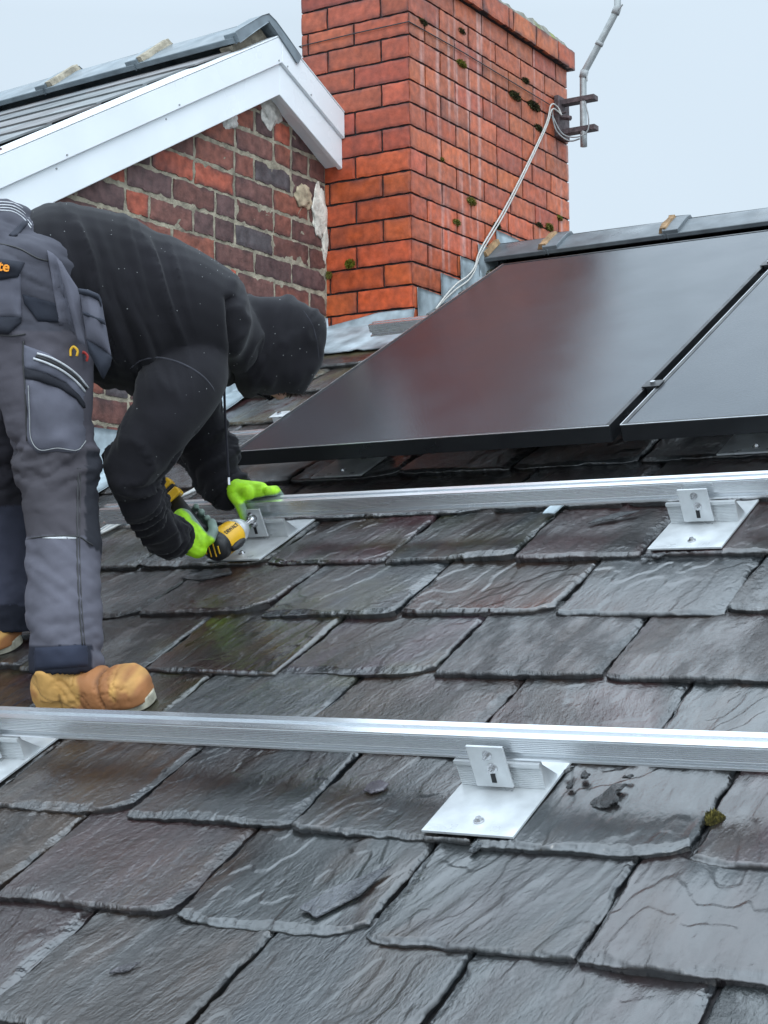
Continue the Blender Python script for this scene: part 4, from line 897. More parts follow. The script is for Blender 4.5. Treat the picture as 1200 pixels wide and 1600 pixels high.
# ankle gathers: cloth flares a little over the boot
V = V + nn * (d + 0.004 * sm(980, 1040, y) * (~far))[:, None]
V = relax(V, F, 1, 0.4)
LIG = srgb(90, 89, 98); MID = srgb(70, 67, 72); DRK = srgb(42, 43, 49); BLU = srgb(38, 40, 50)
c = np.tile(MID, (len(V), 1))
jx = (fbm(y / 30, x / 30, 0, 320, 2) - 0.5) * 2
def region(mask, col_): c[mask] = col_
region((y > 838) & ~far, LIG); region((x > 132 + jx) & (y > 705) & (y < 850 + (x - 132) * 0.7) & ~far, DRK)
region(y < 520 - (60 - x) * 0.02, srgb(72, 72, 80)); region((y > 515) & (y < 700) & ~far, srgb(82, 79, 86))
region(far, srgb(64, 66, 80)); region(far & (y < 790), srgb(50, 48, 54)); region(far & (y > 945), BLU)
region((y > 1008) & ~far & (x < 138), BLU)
# the leg openings
bm = bmesh.new()
TV, TF, TC = V.copy(), F.copy(), c.copy()
keep = ~((TV[TF].mean(1)[:, 2] < np.where((TV[TF].mean(1) @ DH) > 3.42, -0.078, -0.150)))
TF = TF[keep]
tr = obj('trousers', TV, TF, M_TROUS, man, col=TC, smooth=True)
so = tr.modifiers.new('cloth', 'SOLIDIFY'); so.thickness = 0.003; so.offset = 1
bvh = BVHTree.FromPolygons([Vector([float(a) for a in v]) for v in TV], [tuple(int(i) for i in f) for f in TF])
def onto(x, y, off=0.004, tree=None, strict=False):
    o_ = px3(x, y, 2.3) ; 
    # image pixel at the reference depth, cast along the level view axis onto the cloth
    base_ = px3(x, y, 3.27); dr = base_ / np.linalg.norm(base_)
    for tr_ in ([tree] if tree is not None else [bvh]):
        hit = tr_.ray_cast(Vector([float(a) for a in base_ - DH * 1.2]), Vector([float(a) for a in DH]))
        if hit[0] is not None: return np.array(hit[0]) - DH * off
    return None if strict else base_ - DH * 0.05
def adj(x, y, dep):       # image pixels at one depth to the reference depth
    return 600 + (x - 600) * dep / 3.27, 924.0 + (y - 924.0) * dep / 3.27
def put(x, y, dep, off=0.004, tree=None, strict=False):
    for _ in range(3):
        p = onto(*adj(x, y, dep), off, tree, strict)
        if p is None: return None
        dep = (p @ DH) * 0.998
    return p
def patch(name, top, bot, mat_, col_, parent, nu=18, nv=8, off=0.004, th=0.004, dep=3.16, tree=None, puff=0.004, wr=0.003, smooth=True):
    V = []; n1 = len(top)
    def cur(P, a):
        a = a * (len(P) - 1); i0 = min(int(a), len(P) - 2); f = a - i0
        return (P[i0][0] * (1 - f) + P[i0 + 1][0] * f, P[i0][1] * (1 - f) + P[i0 + 1][1] * f)
    for j in range(nv + 1):
        for i in range(nu + 1):
            a, b_ = i / nu, j / nv; p, q = cur(top, a), cur(bot, a); xx, yy = p[0] * (1 - b_) + q[0] * b_, p[1] * (1 - b_) + q[1] * b_
            edge = min(a, 1 - a, b_, 1 - b_)
            V.append(put(xx, yy, dep, off + puff * min(1, edge * 6) + (float(fbm(xx / 14, yy / 14, 0, len(name), 3)) - 0.5) * wr, tree))
    nn_ = len(V); V = V + [v + DH * (th + 0.004) for v in V]; w_ = nu + 1; F = []
    for j in range(nv):
        for i in range(nu):
            a = j * w_ + i; F += [(a, a + w_, a + 1 + w_, a + 1)]
    bd = [i for i in range(nu + 1)] + [j * w_ + nu for j in range(1, nv + 1)] + [nv * w_ + i for i in range(nu - 1, -1, -1)] + [j * w_ for j in range(nv - 1, 0, -1)]
    F += [(bd[i], bd[(i + 1) % len(bd)], nn_ + bd[(i + 1) % len(bd)], nn_ + bd[i]) for i in range(len(bd))]
    return obj(name, V, F, mat_, parent, col=np.tile(col_, (len(V), 1)), smooth=smooth)
def seam(name, pts, r, mat_, parent, dep=3.16, off=0.006, tree=None, n=6, c=(1, 1, 1)):
    P = [put(p[0], p[1], dep, off, tree, True) for p in spline([np.array(q, float) for q in pts], n)]; P = [p for p in P if p is not None]
    if len(P) < 3: return None
    return MB().tube(P, r, 6, c).build(name, mat_, parent, smooth=True)
pk = patch('cargo_pocket', [(38, 588), (62, 592), (95, 604), (120, 620), (135, 642)], [(42, 688), (58, 707), (90, 704), (122, 707), (136, 690)], M_TROUS, srgb(91, 91, 101), tr, 20, 14, 0.006, dep=3.19, puff=0.008, wr=0.009)
patch('pocket_band', [(38, 572), (70, 580), (105, 597), (125, 615), (136, 634)], [(38, 588), (62, 593), (95, 605), (120, 621), (135, 643)], M_TROUS, DRK, tr, 20, 3, 0.010, dep=3.19, wr=0)
patch('pocket_flap', [(36, 535), (75, 549), (110, 572), (136, 600)], [(38, 572), (70, 580), (105, 597), (136, 634)], M_TROUS, srgb(96, 97, 108), tr, 20, 8, 0.007, dep=3.19, wr=0.004)
seam('reflective_piping', [(58, 549), (80, 556), (105, 570), (125, 587), (136, 603)], 0.0024, M_REFL, tr, 3.19, 0.014)
seam('reflective_piping', [(52, 557), (75, 565), (100, 578), (122, 596), (136, 614)], 0.0024, M_REFL, tr, 3.19, 0.014)
seam('zip', [(56, 553), (78, 561), (102, 574), (124, 592), (136, 608)], 0.0032, M_CABLEB, tr, 3.19, 0.0125)
patch('reflective_strip', [(66, 837), (94, 838), (121, 838)], [(66, 841), (94, 842), (121, 842)], M_REFL, (1, 1, 1), tr, 14, 2, 0.004, dep=3.18, puff=0, wr=0)
seam('leg_seam', [(122, 730), (120, 840), (121, 900), (124, 960), (128, 1008)], 0.0016, M_CABLEB, tr, 3.18, 0.005)
seam('leg_seam', [(126, 730), (124, 840), (125, 900), (128, 960), (132, 1008)], 0.0012, M_CABLEB, tr, 3.18, 0.005)
patch('hem_panel', [(50, 1012), (90, 1010), (136, 1006)], [(54, 1047), (90, 1044), (137, 1041)], M_TROUS, srgb(44, 48, 62), tr, 18, 6, 0.005, dep=3.17, wr=0.003)
patch('rear_pocket_flap', [(-30, 396), (0, 398), (38, 404)], [(-30, 434), (0, 432), (28, 427)], M_TROUS, srgb(44, 46, 54), tr, 16, 5, 0.010, dep=3.2)
patch('rear_pocket', [(-30, 428), (0, 428), (32, 422)], [(-30, 490), (0, 492), (33, 492)], M_TROUS, srgb(91, 91, 101), tr, 16, 9, 0.006, dep=3.2, wr=0.008)
patch('rear_pocket_base', [(-30, 489), (0, 491), (33, 491)], [(-30, 516), (12, 518), (32, 500)], M_TROUS, srgb(44, 46, 54), tr, 14, 4, 0.009, dep=3.2)
patch('hip_pocket', [(35, 455), (60, 462), (90, 470)], [(38, 470), (60, 498), (94, 500)], M_TROUS, srgb(40, 43, 52), tr, 14, 6, 0.006, dep=3.2, wr=0.008)
patch('side_panel', [(74, 384), (84, 390), (95, 400)], [(93, 504), (106, 506), (118, 520)], M_TROUS, srgb(91, 91, 101), tr, 10, 18, 0.006, dep=3.2, wr=0.012)
seam('pocket_stitch', [(44, 600), (46, 650), (48, 684), (62, 702), (90, 699), (120, 702), (132, 686), (133, 650)], 0.0009, M_CABLEG, tr, 3.16, 0.013)
seam('pocket_edge_seam', [(37, 530), (36, 560), (39, 600), (42, 688)], 0.0022, M_CABLEB, tr, 3.16, 0.006)
seam('knee_seam', [(40, 843), (60, 839), (90, 837), (121, 838), (135, 846), (151, 856)], 0.0018, M_CABLEB, tr, 3.16, 0.004)
seam('thigh_seam', [(0, 520), (20, 521), (40, 518)], 0.0016, M_CABLEB, tr, 3.16, 0.005)
seam('waist_seam', [(0, 375), (30, 382), (60, 398), (78, 402)], 0.0018, M_CABLEB, tr, 3.2, 0.004)
patch('belt_loop', [(36, 338), (42, 335), (50, 336)], [(14, 360), (20, 363), (27, 362)], M_TROUS, srgb(52, 54, 62), tr, 6, 8, 0.008, dep=3.22)
for i in range(4): seam('waistband_stripe', [(-6, 308 + 4.5 * i), (18, 309 + 4.5 * i), (36, 318 + 5 * i), (52 - i, 336 + 4.5 * i)], 0.0014, M_REFL, tr, 3.24, 0.006)
# hanging holster pouch
def pouch(name, top, bot, col_, parent, dep, bulge, th=0.012, nu=16, nv=12, sd=5, mat_=None):
    V = []
    def cur(P, a):
        a = a * (len(P) - 1); i0 = min(int(a), len(P) - 2); f = a - i0
        return (P[i0][0] * (1 - f) + P[i0 + 1][0] * f, P[i0][1] * (1 - f) + P[i0 + 1][1] * f)
    for sgn in (1, -1):
        for j in range(nv + 1):
            for i in range(nu + 1):
                a, b_ = i / nu, j / nv; p, q = cur(top, a), cur(bot, a); xx, yy = p[0] * (1 - b_) + q[0] * b_, p[1] * (1 - b_) + q[1] * b_
                x2, y2 = adj(xx, yy, dep); e = min(a, 1 - a, b_, 1 - b_)
                P = px3(x2, y2, dep); V.append(P - DH * sgn * (th * 0.5 + bulge * math.sin(math.pi * a) * math.sin(math.pi * b_) * (1 if sgn > 0 else 0.3)) * min(1, 0.25 + e * 9) - DH * (float(fbm(xx / 16, yy / 16, 0, sd, 3)) - 0.5) * 0.008)
    w_ = nu + 1; nn_ = w_ * (nv + 1); F = []
    for j in range(nv):
        for i in range(nu):
            a = j * w_ + i; F += [(a, a + w_, a + w_ + 1, a + 1), (nn_ + a, nn_ + a + 1, nn_ + a + w_ + 1, nn_ + a + w_)]
    bd = [i for i in range(nu + 1)] + [j * w_ + nu for j in range(1, nv + 1)] + [nv * w_ + i for i in range(nu - 1, -1, -1)] + [j * w_ for j in range(nv - 1, 0, -1)]
    F += [(bd[i], bd[(i + 1) % len(bd)], nn_ + bd[(i + 1) % len(bd)], nn_ + bd[i]) for i in range(len(bd))]
    return obj(name, V, F, mat_ or M_TROUS, parent, col=np.tile(col_, (len(V), 1)), smooth=True)
hp = pouch('holster_pocket', [(126, 452), (142, 452), (158, 458), (161, 468)], [(138, 530), (150, 538), (164, 546), (176, 555)], srgb(91, 91, 101), tr, 3.13, 0.022)
pouch('holster_strap', [(89, 397), (98, 404), (108, 422), (125, 448)], [(124, 532), (130, 536), (136, 540), (138, 544)], srgb(91, 91, 101), tr, 3.145, 0.008, 0.007, sd=7)
pouch('holster_rim', [(124, 447), (140, 449), (157, 456), (161, 466)], [(126, 456), (141, 459), (157, 466), (161, 476)], srgb(52, 55, 64), tr, 3.118, 0.004, 0.012, nv=3)
pouch('holster_band', [(131, 483), (146, 488), (160, 494), (166, 497)], [(132, 489), (146, 495), (160, 502), (167, 505)], srgb(50, 53, 62), tr, 3.108, 0.004, 0.006, nv=3)
pouch('holster_base', [(136, 527), (150, 534), (165, 545), (177, 556)], [(140, 548), (150, 566), (163, 592), (174, 570)], srgb(42, 45, 54), tr, 3.128, 0.018, 0.014, nv=8)
seam('holster_piping', [(126, 450), (130, 490), (136, 528), (139, 548), (150, 566), (162, 590)], 0.0016, M_REFL, tr, 3.1, 0.09) if False else None
# orange lettering on the flap
cu = bpy.data.curves.new('flap_lettering', 'FONT'); cu.body = 'Site'; cu.size = 0.028; cu.extrude = 0.0008; cu.offset = 0.0006; cu.align_x = 'RIGHT'
bpy.context.view_layer.update()
to = bpy.data.objects.new('tmp', cu); C.objects.link(to); bpy.context.view_layer.update()
tm = bpy.data.meshes.new_from_object(to.evaluated_get(bpy.context.evaluated_depsgraph_get())); bpy.data.objects.remove(to)
tv = np.array([v.co for v in tm.vertices]); aw = rad(-9)
pl = put(14, 419, 3.13, 0.024)
ax = RHv * math.cos(aw) + Z * math.sin(aw); ay = -RHv * math.sin(aw) + Z * math.cos(aw)
TVx = pl + tv[:, :1] * ax + tv[:, 1:2] * ay - tv[:, 2:3] * DH
obj('flap_lettering', TVx, [tuple(p.vertices) for p in tm.polygons], M_THREAD, tr)

# hoodie
mb = MB()
for L_ in (torso, armR, armL): loft(mb, L_)
loft(mb, hood, sq=0.72, capf=0.42)
V, F = fuse(mb, 0.0055, 5)
x, y = to_image_px(V); nn = vnorm(V, F); side = V @ DH
ang = np.arctan2(nn @ DH, nn[:, 2])
tor = sm(330, 230, x) * sm(640, 600, y)
cfold = x - 0.28 * (y - 330) + 16 * (fbm(y / 90, side * 3, 0, 401, 2) - 0.5)
rd = 1 - np.abs(2 * fbm(cfold / 30.0, y / 260.0, side * 1.2, 402, 3) - 1)
vl = np.exp(-((1 - rd) / 0.10)); d = ((rd - 0.65) * 0.020 + vl * 0.010) * tor * sm(60, 110, x)
d += (fbm(x / 60, y / 60, side * 5, 410, 3) - 0.5) * 0.008 * tor
# sleeves: rings of creases round the elbow and above the cuff
AR = np.array([p[:3] for p in spline([np.array(r[:3]) for r in armR], 12)]); AL = np.array([p[:3] for p in spline([np.array(r[:3]) for r in armL], 12)])
for A_, s0 in ((AR, 421), (AL, 431)):
    dist = np.linalg.norm(V[:, None, :] - A_[None], axis=2); k_ = dist.argmin(1); dm = dist.min(1)
    tA = k_ / len(A_); inn = sm(0.105, 0.085, dm) * sm(0.12, 0.3, tA) * ((y > 600) | (x < 300))
    el = np.exp(-((tA - 0.55) / 0.22) ** 2) + 0.7 * np.exp(-((tA - 0.85) / 0.12) ** 2) + 0.25
    rr = 1 - np.abs(2 * fbm(tA * 11 + 0.5 * np.sin(ang * 1.0 + 1), ang * 0.55, 0, s0, 3) - 1)
    d += ((rr - 0.62) * 0.022 + 0.008 * np.exp(-((1 - rr) / 0.10))) * inn * el
hd = sm(352, 372, x) * (y < 640) * (side > 3.3)
rr = 1 - np.abs(2 * fbm(x / 40 + y / 90, y / 80 - x / 200, side * 4, 441, 3) - 1)
d += ((rr - 0.62) * 0.014 + 0.006 * np.exp(-((1 - rr) / 0.10))) * hd
d += -0.016 * np.exp(-((x - 364 - 0.05 * (y - 540)) / 6.0) ** 2) * (y < 640) * (y > 460)       # neck crease where the hood joins
d *= 1 - 0.65 * sm(0.35, 0.85, nn[:, 2]) * (x < 350)
V = V + nn * d[:, None]; V = relax(V, F, 1, 0.35)
# hem cut on the slant, and the face opening underneath the hood
Ph, Qh = np.array([-2.375, 2.50, 0.83]), np.array([-2.255, 2.535, 0.455])
bm = bmesh.new(); bv = [bm.verts.new(v) for v in V]; 
for f in F: bm.faces.new([bv[i] for i in f])
ln = Qh - Ph; pn = np.cross(ln, DH); pn /= np.linalg.norm(pn); pn = pn if pn @ RHv > 0 else -pn
bmesh.ops.bisect_plane(bm, geom=bm.verts[:] + bm.edges[:] + bm.faces[:], plane_co=Vector(Ph), plane_no=Vector(pn), clear_inner=True)
FO = HC + Z * -0.125 + RHv * 0.025
dl = [v for v in bm.verts if (((np.array(v.co) - FO) @ RHv) / 0.050) ** 2 + (((np.array(v.co) - FO) @ DH) / 0.045) ** 2 + ((v.co.z - FO[2]) / 0.045) ** 2 < 1]
bmesh.ops.delete(bm, geom=dl, context='VERTS')
me = bpy.data.meshes.new('hoodie'); bm.to_mesh(me); bm.free()
HV = np.array([v.co for v in me.vertices]); HF = [tuple(p.vertices) for p in me.polygons]
hx, hy = to_image_px(HV)
hc = np.tile(srgb(29, 28, 32), (len(HV), 1)) * (1 + 0.25 * (fbm(hx / 60, hy / 60, 0, 450, 3) - 0.5))[:, None]
hoodie = obj('hoodie', HV, HF, M_HOOD, man, col=hc, smooth=True)
so = hoodie.modifiers.new('cloth', 'SOLIDIFY'); so.thickness = 0.004; so.offset = 1
hb = BVHTree.FromPolygons([Vector(v) for v in HV], HF)
seam('shoulder_seam', [(205, 572), (222, 560), (250, 556), (285, 565), (318, 585), (338, 612), (343, 640)], 0.0022, M_HOOD, hoodie, 3.3, 0.0045, hb, c=srgb(62, 62, 68))  # seam coloured paler than the cloth, imitating highlights on its ridge
seam('hood_hem', [(366, 606), (400, 609), (440, 612), (470, 613), (494, 612)], 0.0035, M_HOOD, hoodie, 3.6, 0.004, hb, c=srgb(44, 44, 50))  # hem likewise paler, its highlight put into the colour
seam('hood_seam', [(478, 482), (492, 505), (500, 540), (502, 585)], 0.0022, M_HOOD, hoodie, 3.65, 0.004, hb, c=srgb(50, 50, 56))
mb = MB().tube(spline([np.array([-2.094, 2.83, 0.455]), np.array([-2.091, 2.828, 0.39]), np.array([-2.090, 2.832, 0.32]), np.array([-2.087, 2.834, 0.252])], 6), 0.0028, 8, srgb(34, 34, 40))
mb.build('drawstring', M_HOOD, hoodie, smooth=True)
MB().tube([np.array([-2.087, 2.834, 0.252]), np.array([-2.086, 2.834, 0.236])], 0.0032, 8).build('drawstring_tip', M_STEEL, hoodie)

mb = MB(); k_ = 0
HN = vnorm(HV, np.array([f if len(f) == 4 else (f[0], f[1], f[2], f[2]) for f in HF]))
for i in rng.choice(len(HV), 300, replace=False):
    if HN[i] @ DH > 0.2: continue
    r_ = random.uniform(0.0006, 0.0015); p = HV[i] + HN[i] * 0.0045; a_1 = np.cross(HN[i], Z); a_1 /= np.linalg.norm(a_1) + 1e-9; b_1 = np.cross(HN[i], a_1)
    mb.add([p + a_1 * r_, p + b_1 * r_, p - a_1 * r_, p - b_1 * r_, p + HN[i] * r_ * 0.9], [(0, 1, 4), (1, 2, 4), (2, 3, 4), (3, 0, 4)])
tag(mb.build('rain_specks', M_CABLEG, hoodie), kind='stuff')

# boots
def boot(heel, toe, ankle, name='boot', sd=0, dirt=0.12):
    heel, toe, ankle = map(np.asarray, (heel, toe, ankle)); Fa = toe - heel; Ln = np.linalg.norm(Fa); Fa = Fa / Ln
    Up = N - Fa * (N @ Fa); Up /= np.linalg.norm(Up); La = np.cross(Up, Fa)
    mb = MB(); q = lambda f, h, l=0: heel + Fa * f * Ln + Up * h + La * l
    secs = [(0.0, .026, .060), (0.025, .034, .085), (0.10, .039, .092), (0.22, .041, .098), (0.36, .042, .096), (0.48, .044, .088), (0.58, .047, .079), (0.66, .050, .075), (0.76, .053, .076), (0.86, .052, .076), (0.93, .046, .066), (0.98, .034, .048), (1.0, .020, .030)]
    k_ = 22; VV = []
    for f, w2, hh_ in secs:
        for j in range(k_):
            a = 2 * math.pi * j / k_; c_, s_ = math.cos(a), math.sin(a); e_x = 0.75 if s_ > 0 else 0.45
            VV.append(q(f, hh_ * 0.5 + hh_ * 0.5 * np.sign(s_) * abs(s_) ** (0.9 if s_ > 0 else 0.5), w2 * np.sign(c_) * abs(c_) ** e_x))
    FF = [(i * k_ + j, i * k_ + (j + 1) % k_, (i + 1) * k_ + (j + 1) % k_, (i + 1) * k_ + j) for i in range(len(secs) - 1) for j in range(k_)] + [tuple(range(k_))[::-1], tuple(range((len(secs) - 1) * k_, len(secs) * k_))]
    mb.add(VV, FF)
    mb.tube([q(0.24, 0.04), q(0.25, 0.08), ankle, ankle + Z * 0.05], [0.055, 0.056, 0.056, 0.055], 20, rb=[0.040, 0.044, 0.048, 0.048])
    V, F = fuse(mb, 0.0034, 5)
    hh = (V - heel) @ Up; ff = ((V - heel) @ Fa) / Ln; nn = vnorm(V, F)
    cz = fbm(ff * 14 + hh * 30, hh * 34 - ff * 4, (V @ La) * 14, sd + 9, 4); V = V - nn * (0.0045 * np.exp(-np.abs(2 * cz - 1) / 0.07) * sm(0.25, 0.4, ff) * sm(0.98, 0.85, ff) * sm(0.015, 0.03, hh))[:, None]
    V = V + nn * ((fbm(ff * 9, hh * 40, (V @ La) * 8, sd, 3) - 0.5) * 0.008 - 0.006 * np.exp(-((ff - 0.66 - (0.06 - hh) * 0.8) / 0.018) ** 2) * (hh > 0.02) - 0.003 * np.exp(-((ff - 0.42 + (hh - 0.05) * 2.2) / 0.02) ** 2))[:, None]
    V = V + Up * np.maximum(0.012 - hh, 0)[:, None]
    tan = srgb(196, 150, 84); brn = srgb(146, 96, 56); k = sm(0.40, 0.62, fbm(ff * 5, hh * 18, 0, sd + 3, 4) + 0.35 * sm(0.35, 0.75, ff) + 0.15 * sm(0.05, 0.0, hh) - 0.24 + dirt)[:, None]
    cb = tan * (1 - k) + brn * k; hh = (V - heel) @ Up; ff = ((V - heel) @ Fa) / Ln
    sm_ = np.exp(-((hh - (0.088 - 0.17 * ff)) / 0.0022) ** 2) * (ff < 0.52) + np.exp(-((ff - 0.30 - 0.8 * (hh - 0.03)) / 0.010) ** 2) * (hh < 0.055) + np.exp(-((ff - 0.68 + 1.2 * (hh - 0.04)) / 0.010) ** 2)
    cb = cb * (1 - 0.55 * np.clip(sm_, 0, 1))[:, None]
    b_ = obj(name, V, F, M_BOOT, man, col=cb, smooth=True)
    prof = []
    for i in range(28):
        a = 2 * math.pi * i / 28; c_, s_ = math.cos(a), math.sin(a)
        wd = 0.052 if c_ > 0 else 0.043; prof.append((Ln * 0.5 + (Ln * 0.5 + 0.004) * np.sign(c_) * abs(c_) ** 0.7, wd * np.sign(s_) * abs(s_) ** 0.75 * (1 - 0.12 * math.exp(-((c_ + 0.2) / 0.3) ** 2))))
    MB().prism(prof, Fa, La, Up, heel, -0.002, 0.019).build('sole', M_SOLE, b_, bevel=0.003)
    return b_
boot(W(-2.238, 2.078, 0.020), W(-1.996, 2.124, 0.020), np.array([-2.172, 2.408, -0.135]), sd=11)
boot(W(-2.80, 2.300, 0.021), W(-2.535, 2.345, 0.024), np.array([-2.66, 2.630, -0.065]), sd=23, dirt=-0.12)

# gloves
GR = srgb(168, 226, 34); GY = srgb(120, 138, 128)
def glove(name, mbv, colfn, vox=0.0022):
    V, F = fuse(mbv, vox, 3); return obj(name, V, F, M_GLOVE, man, col=colfn(V), smooth=True)
# right hand: fist closed round the tool's handle
H0 = np.array([-2.232, 2.945, 0.128]); H1 = np.array([-2.312, 2.925, 0.212]); hx_ = (H1 - H0) / np.linalg.norm(H1 - H0)     # handle axis from motor to battery
VW = -DH; up_ = np.cross(hx_, DH); up_ = up_ if up_[2] > 0 else -up_; up_ /= np.linalg.norm(up_)
hp_ = lambda a, b, c_: H0 + hx_ * a + up_ * b + VW * c_
mb = MB()
WR = np.array([-2.262, 2.882, 0.128])
cap(mb, WR, hp_(0.030, -0.024, 0.036), 0.033, 0.031); cap(mb, hp_(0.004, -0.018, 0.034), hp_(0.068, -0.010, 0.030), 0.027, 0.025)
cap(mb, WR + np.array([0.01, 0.01, -0.01]), hp_(-0.006, -0.032, 0.032), 0.03, 0.024)
ln_ = [0.022, 0.024, 0.023, 0.019]
for i in range(4):
    a = 0.012 + 0.0195 * i; L_ = ln_[i] / 0.024; r = 0.0094 if i < 3 else 0.0084
    p = [hp_(a, -0.030, 0.018), hp_(a, -0.036, -0.018 * L_), hp_(a, -0.004, -0.034), hp_(a + 0.001, 0.026, -0.020), hp_(a + 0.001, 0.031, 0.004 * L_)]
    for q_ in range(4): cap(mb, p[q_], p[q_ + 1], r * (1 - 0.04 * q_), r * (1 - 0.04 * (q_ + 1)), 12)
tp = [hp_(-0.008, -0.018, 0.036), hp_(-0.012, 0.006, 0.038), hp_(-0.002, 0.024, 0.030), hp_(0.014, 0.032, 0.020)]
for q_ in range(3): cap(mb, tp[q_], tp[q_ + 1], 0.0135 - 0.001 * q_, 0.0125 - 0.001 * q_, 12)
def colR(V):
    b_ = (V - H0) @ up_; v_ = (V - H0) @ VW; k = sm(0.002, 0.010, b_ + (fbm(V[:, 0] * 60, V[:, 2] * 60, 0, 5, 2) - 0.5) * 0.008 - 0.25 * np.maximum(v_ - 0.03, 0))[:, None]
    return GR * (1 - k) + GY * k
glove('glove', mb, colR)
# left hand: palm on top of the rail, thumb down its face, fingers over the back
mb = MB(); wl = np.array([-2.300, 3.150, 0.232])
pa = W(-2.285, 2.930, 0.142); pb = W(-2.225, 2.945, 0.132)
cap(mb, wl, pa, 0.030, 0.028); cap(mb, pa, pb, 0.026, 0.020); cap(mb, wl + X * 0.012, W(-2.245, 2.925, 0.135), 0.026, 0.02)
th = [W(-2.285, 2.915, 0.135), W(-2.262, 2.900, 0.115), W(-2.256, 2.898, 0.085), W(-2.253, 2.900, 0.062)]
for q_ in range(3): cap(mb, th[q_], th[q_ + 1], 0.0145 - 0.001 * q_, 0.0135 - 0.001 * q_, 12)
for i in range(4):
    u_ = -2.262 + 0.021 * i; l_ = (0.9, 1, 0.95, 0.8)[i]
    p = [W(u_, 2.938, 0.132), W(u_ + 0.006, 2.962, 0.124), W(u_ + 0.010, 2.972, 0.100 - 0.004 * l_), W(u_ + 0.010, 2.968, 0.078)]
    for q_ in range(3): cap(mb, p[q_], p[q_ + 1], 0.0105 * (1 - 0.04 * q_), 0.0105 * (1 - 0.04 * (q_ + 1)), 12)
cap(mb, W(-2.232, 2.945, 0.128), W(-2.190, 2.955, 0.120), 0.013, 0.010, 12)
def colL(V):
    R_ = V @ np.stack([X, S, N], 1); u_, v_, h_ = R_[:, 0], R_[:, 1], R_[:, 2] - HR
    k = sm(0.0, 0.008, -(h_ - 0.122) - 0.0) * (1 - np.exp(-((u_ + 2.262 - 0.1 * (0.12 - h_)) / 0.008) ** 2)) + sm(-2.295, -2.305, u_) * sm(0.155, 0.14, h_)
    k = np.clip(k, 0, 1)[:, None]
    return GR * (1 - k) + GY * k
glove('glove', mb, colL)

# ================================================================== IMPACT DRIVER
drv = thing('impact_driver', 'yellow and black cordless impact driver in the right glove', 'power tool', H0)
ax_ = S; D0 = W(-2.2225, 2.900, 0.0795) ; 
Bk = D0 - S * 0.176 - X * 0.006; side_ = np.cross(S, N)
def ringt(mb, pr, k=26):
    mb.tube([Bk + ax_ * a for a, r in pr], [r for a, r in pr], k)
mb = MB(); ringt(mb, [(0.018, 0.0315), (0.022, 0.034), (0.05, 0.0345), (0.075, 0.034), (0.083, 0.031)]); mb.build('housing', M_YEL, drv, smooth=True)
mb = MB(); ringt(mb, [(-0.012, 0.018), (-0.010, 0.027), (-0.003, 0.0325), (0.0175, 0.0345), (0.0178, 0.02)]); mb.build('motor_cap', M_BLK, drv, smooth=True)
for i, (dx, hl) in enumerate(((-0.019, 0.010), (-0.007, 0.017), (0.007, 0.017), (0.019, 0.010))):
    MB().box(Bk, X, N, S, (dx - 0.0016, dx + 0.0016), (-hl, hl), (-0.0135, -0.004)).build('vent_slot', M_YEL, drv, bevel=0.001)
MB().box(Bk, X, N, S, (-0.0085, 0.0085), (0.0155, 0.0185), (-0.0133, -0.005)).build('vent_slot', M_YEL, drv)
mb = MB(); ringt(mb, [(0.083, 0.0305), (0.10, 0.029), (0.118, 0.021), (0.120, 0.012)]); mb.build('nose_cone', M_ALUP, drv, smooth=True)
mb = MB(); ringt(mb, [(0.119, 0.0105), (0.131, 0.0105), (0.132, 0.0065)], 14); mb.build('collet', M_BLK, drv, smooth=True)
mb = MB(); ringt(mb, [(0.130, 0.0055), (0.152, 0.0055), (0.1525, 0.0085), (0.175, 0.0085)], 14); mb.build('socket_bit', M_STEEL, drv, smooth=True)
# black rubber overmould along the sides
for s_ in (-1, 1):
    mb = MB(); P = []
    for a in (0.02, 0.035, 0.055, 0.072): P.append(Bk + ax_ * a + X * s_ * 0.0315 - N * 0.012)
    mb.tube(P, [0.007, 0.010, 0.010, 0.005], 12); mb.build('rubber_grip_strip', M_BLK, drv, smooth=True)
mb = MB(); mb.tube([Bk + ax_ * 0.045 + (H0 - (Bk + ax_ * 0.045)) * 0.2, H0, H0 + hx_ * 0.05, H1], [0.021, 0.018, 0.0175, 0.021], 16); mb.build('handle', M_BLK, drv, smooth=True)
mb = MB().box(H1, up_, VW, hx_, (-0.030, 0.030), (-0.036, 0.034), (0.000, 0.022)); bt = mb.build('battery_shoe', M_YEL, drv, bevel=0.006, seg=3)
mb = MB().box(H1, up_, VW, hx_, (-0.029, 0.029), (-0.035, 0.033), (0.0225, 0.030)); mb.build('battery_seam', M_BLK, drv, bevel=0.002)
mb = MB().box(H1, up_, VW, hx_, (-0.030, 0.030), (-0.036, 0.034), (0.0305, 0.052)); mb.build('battery', M_YEL, drv, bevel=0.006, seg=3)
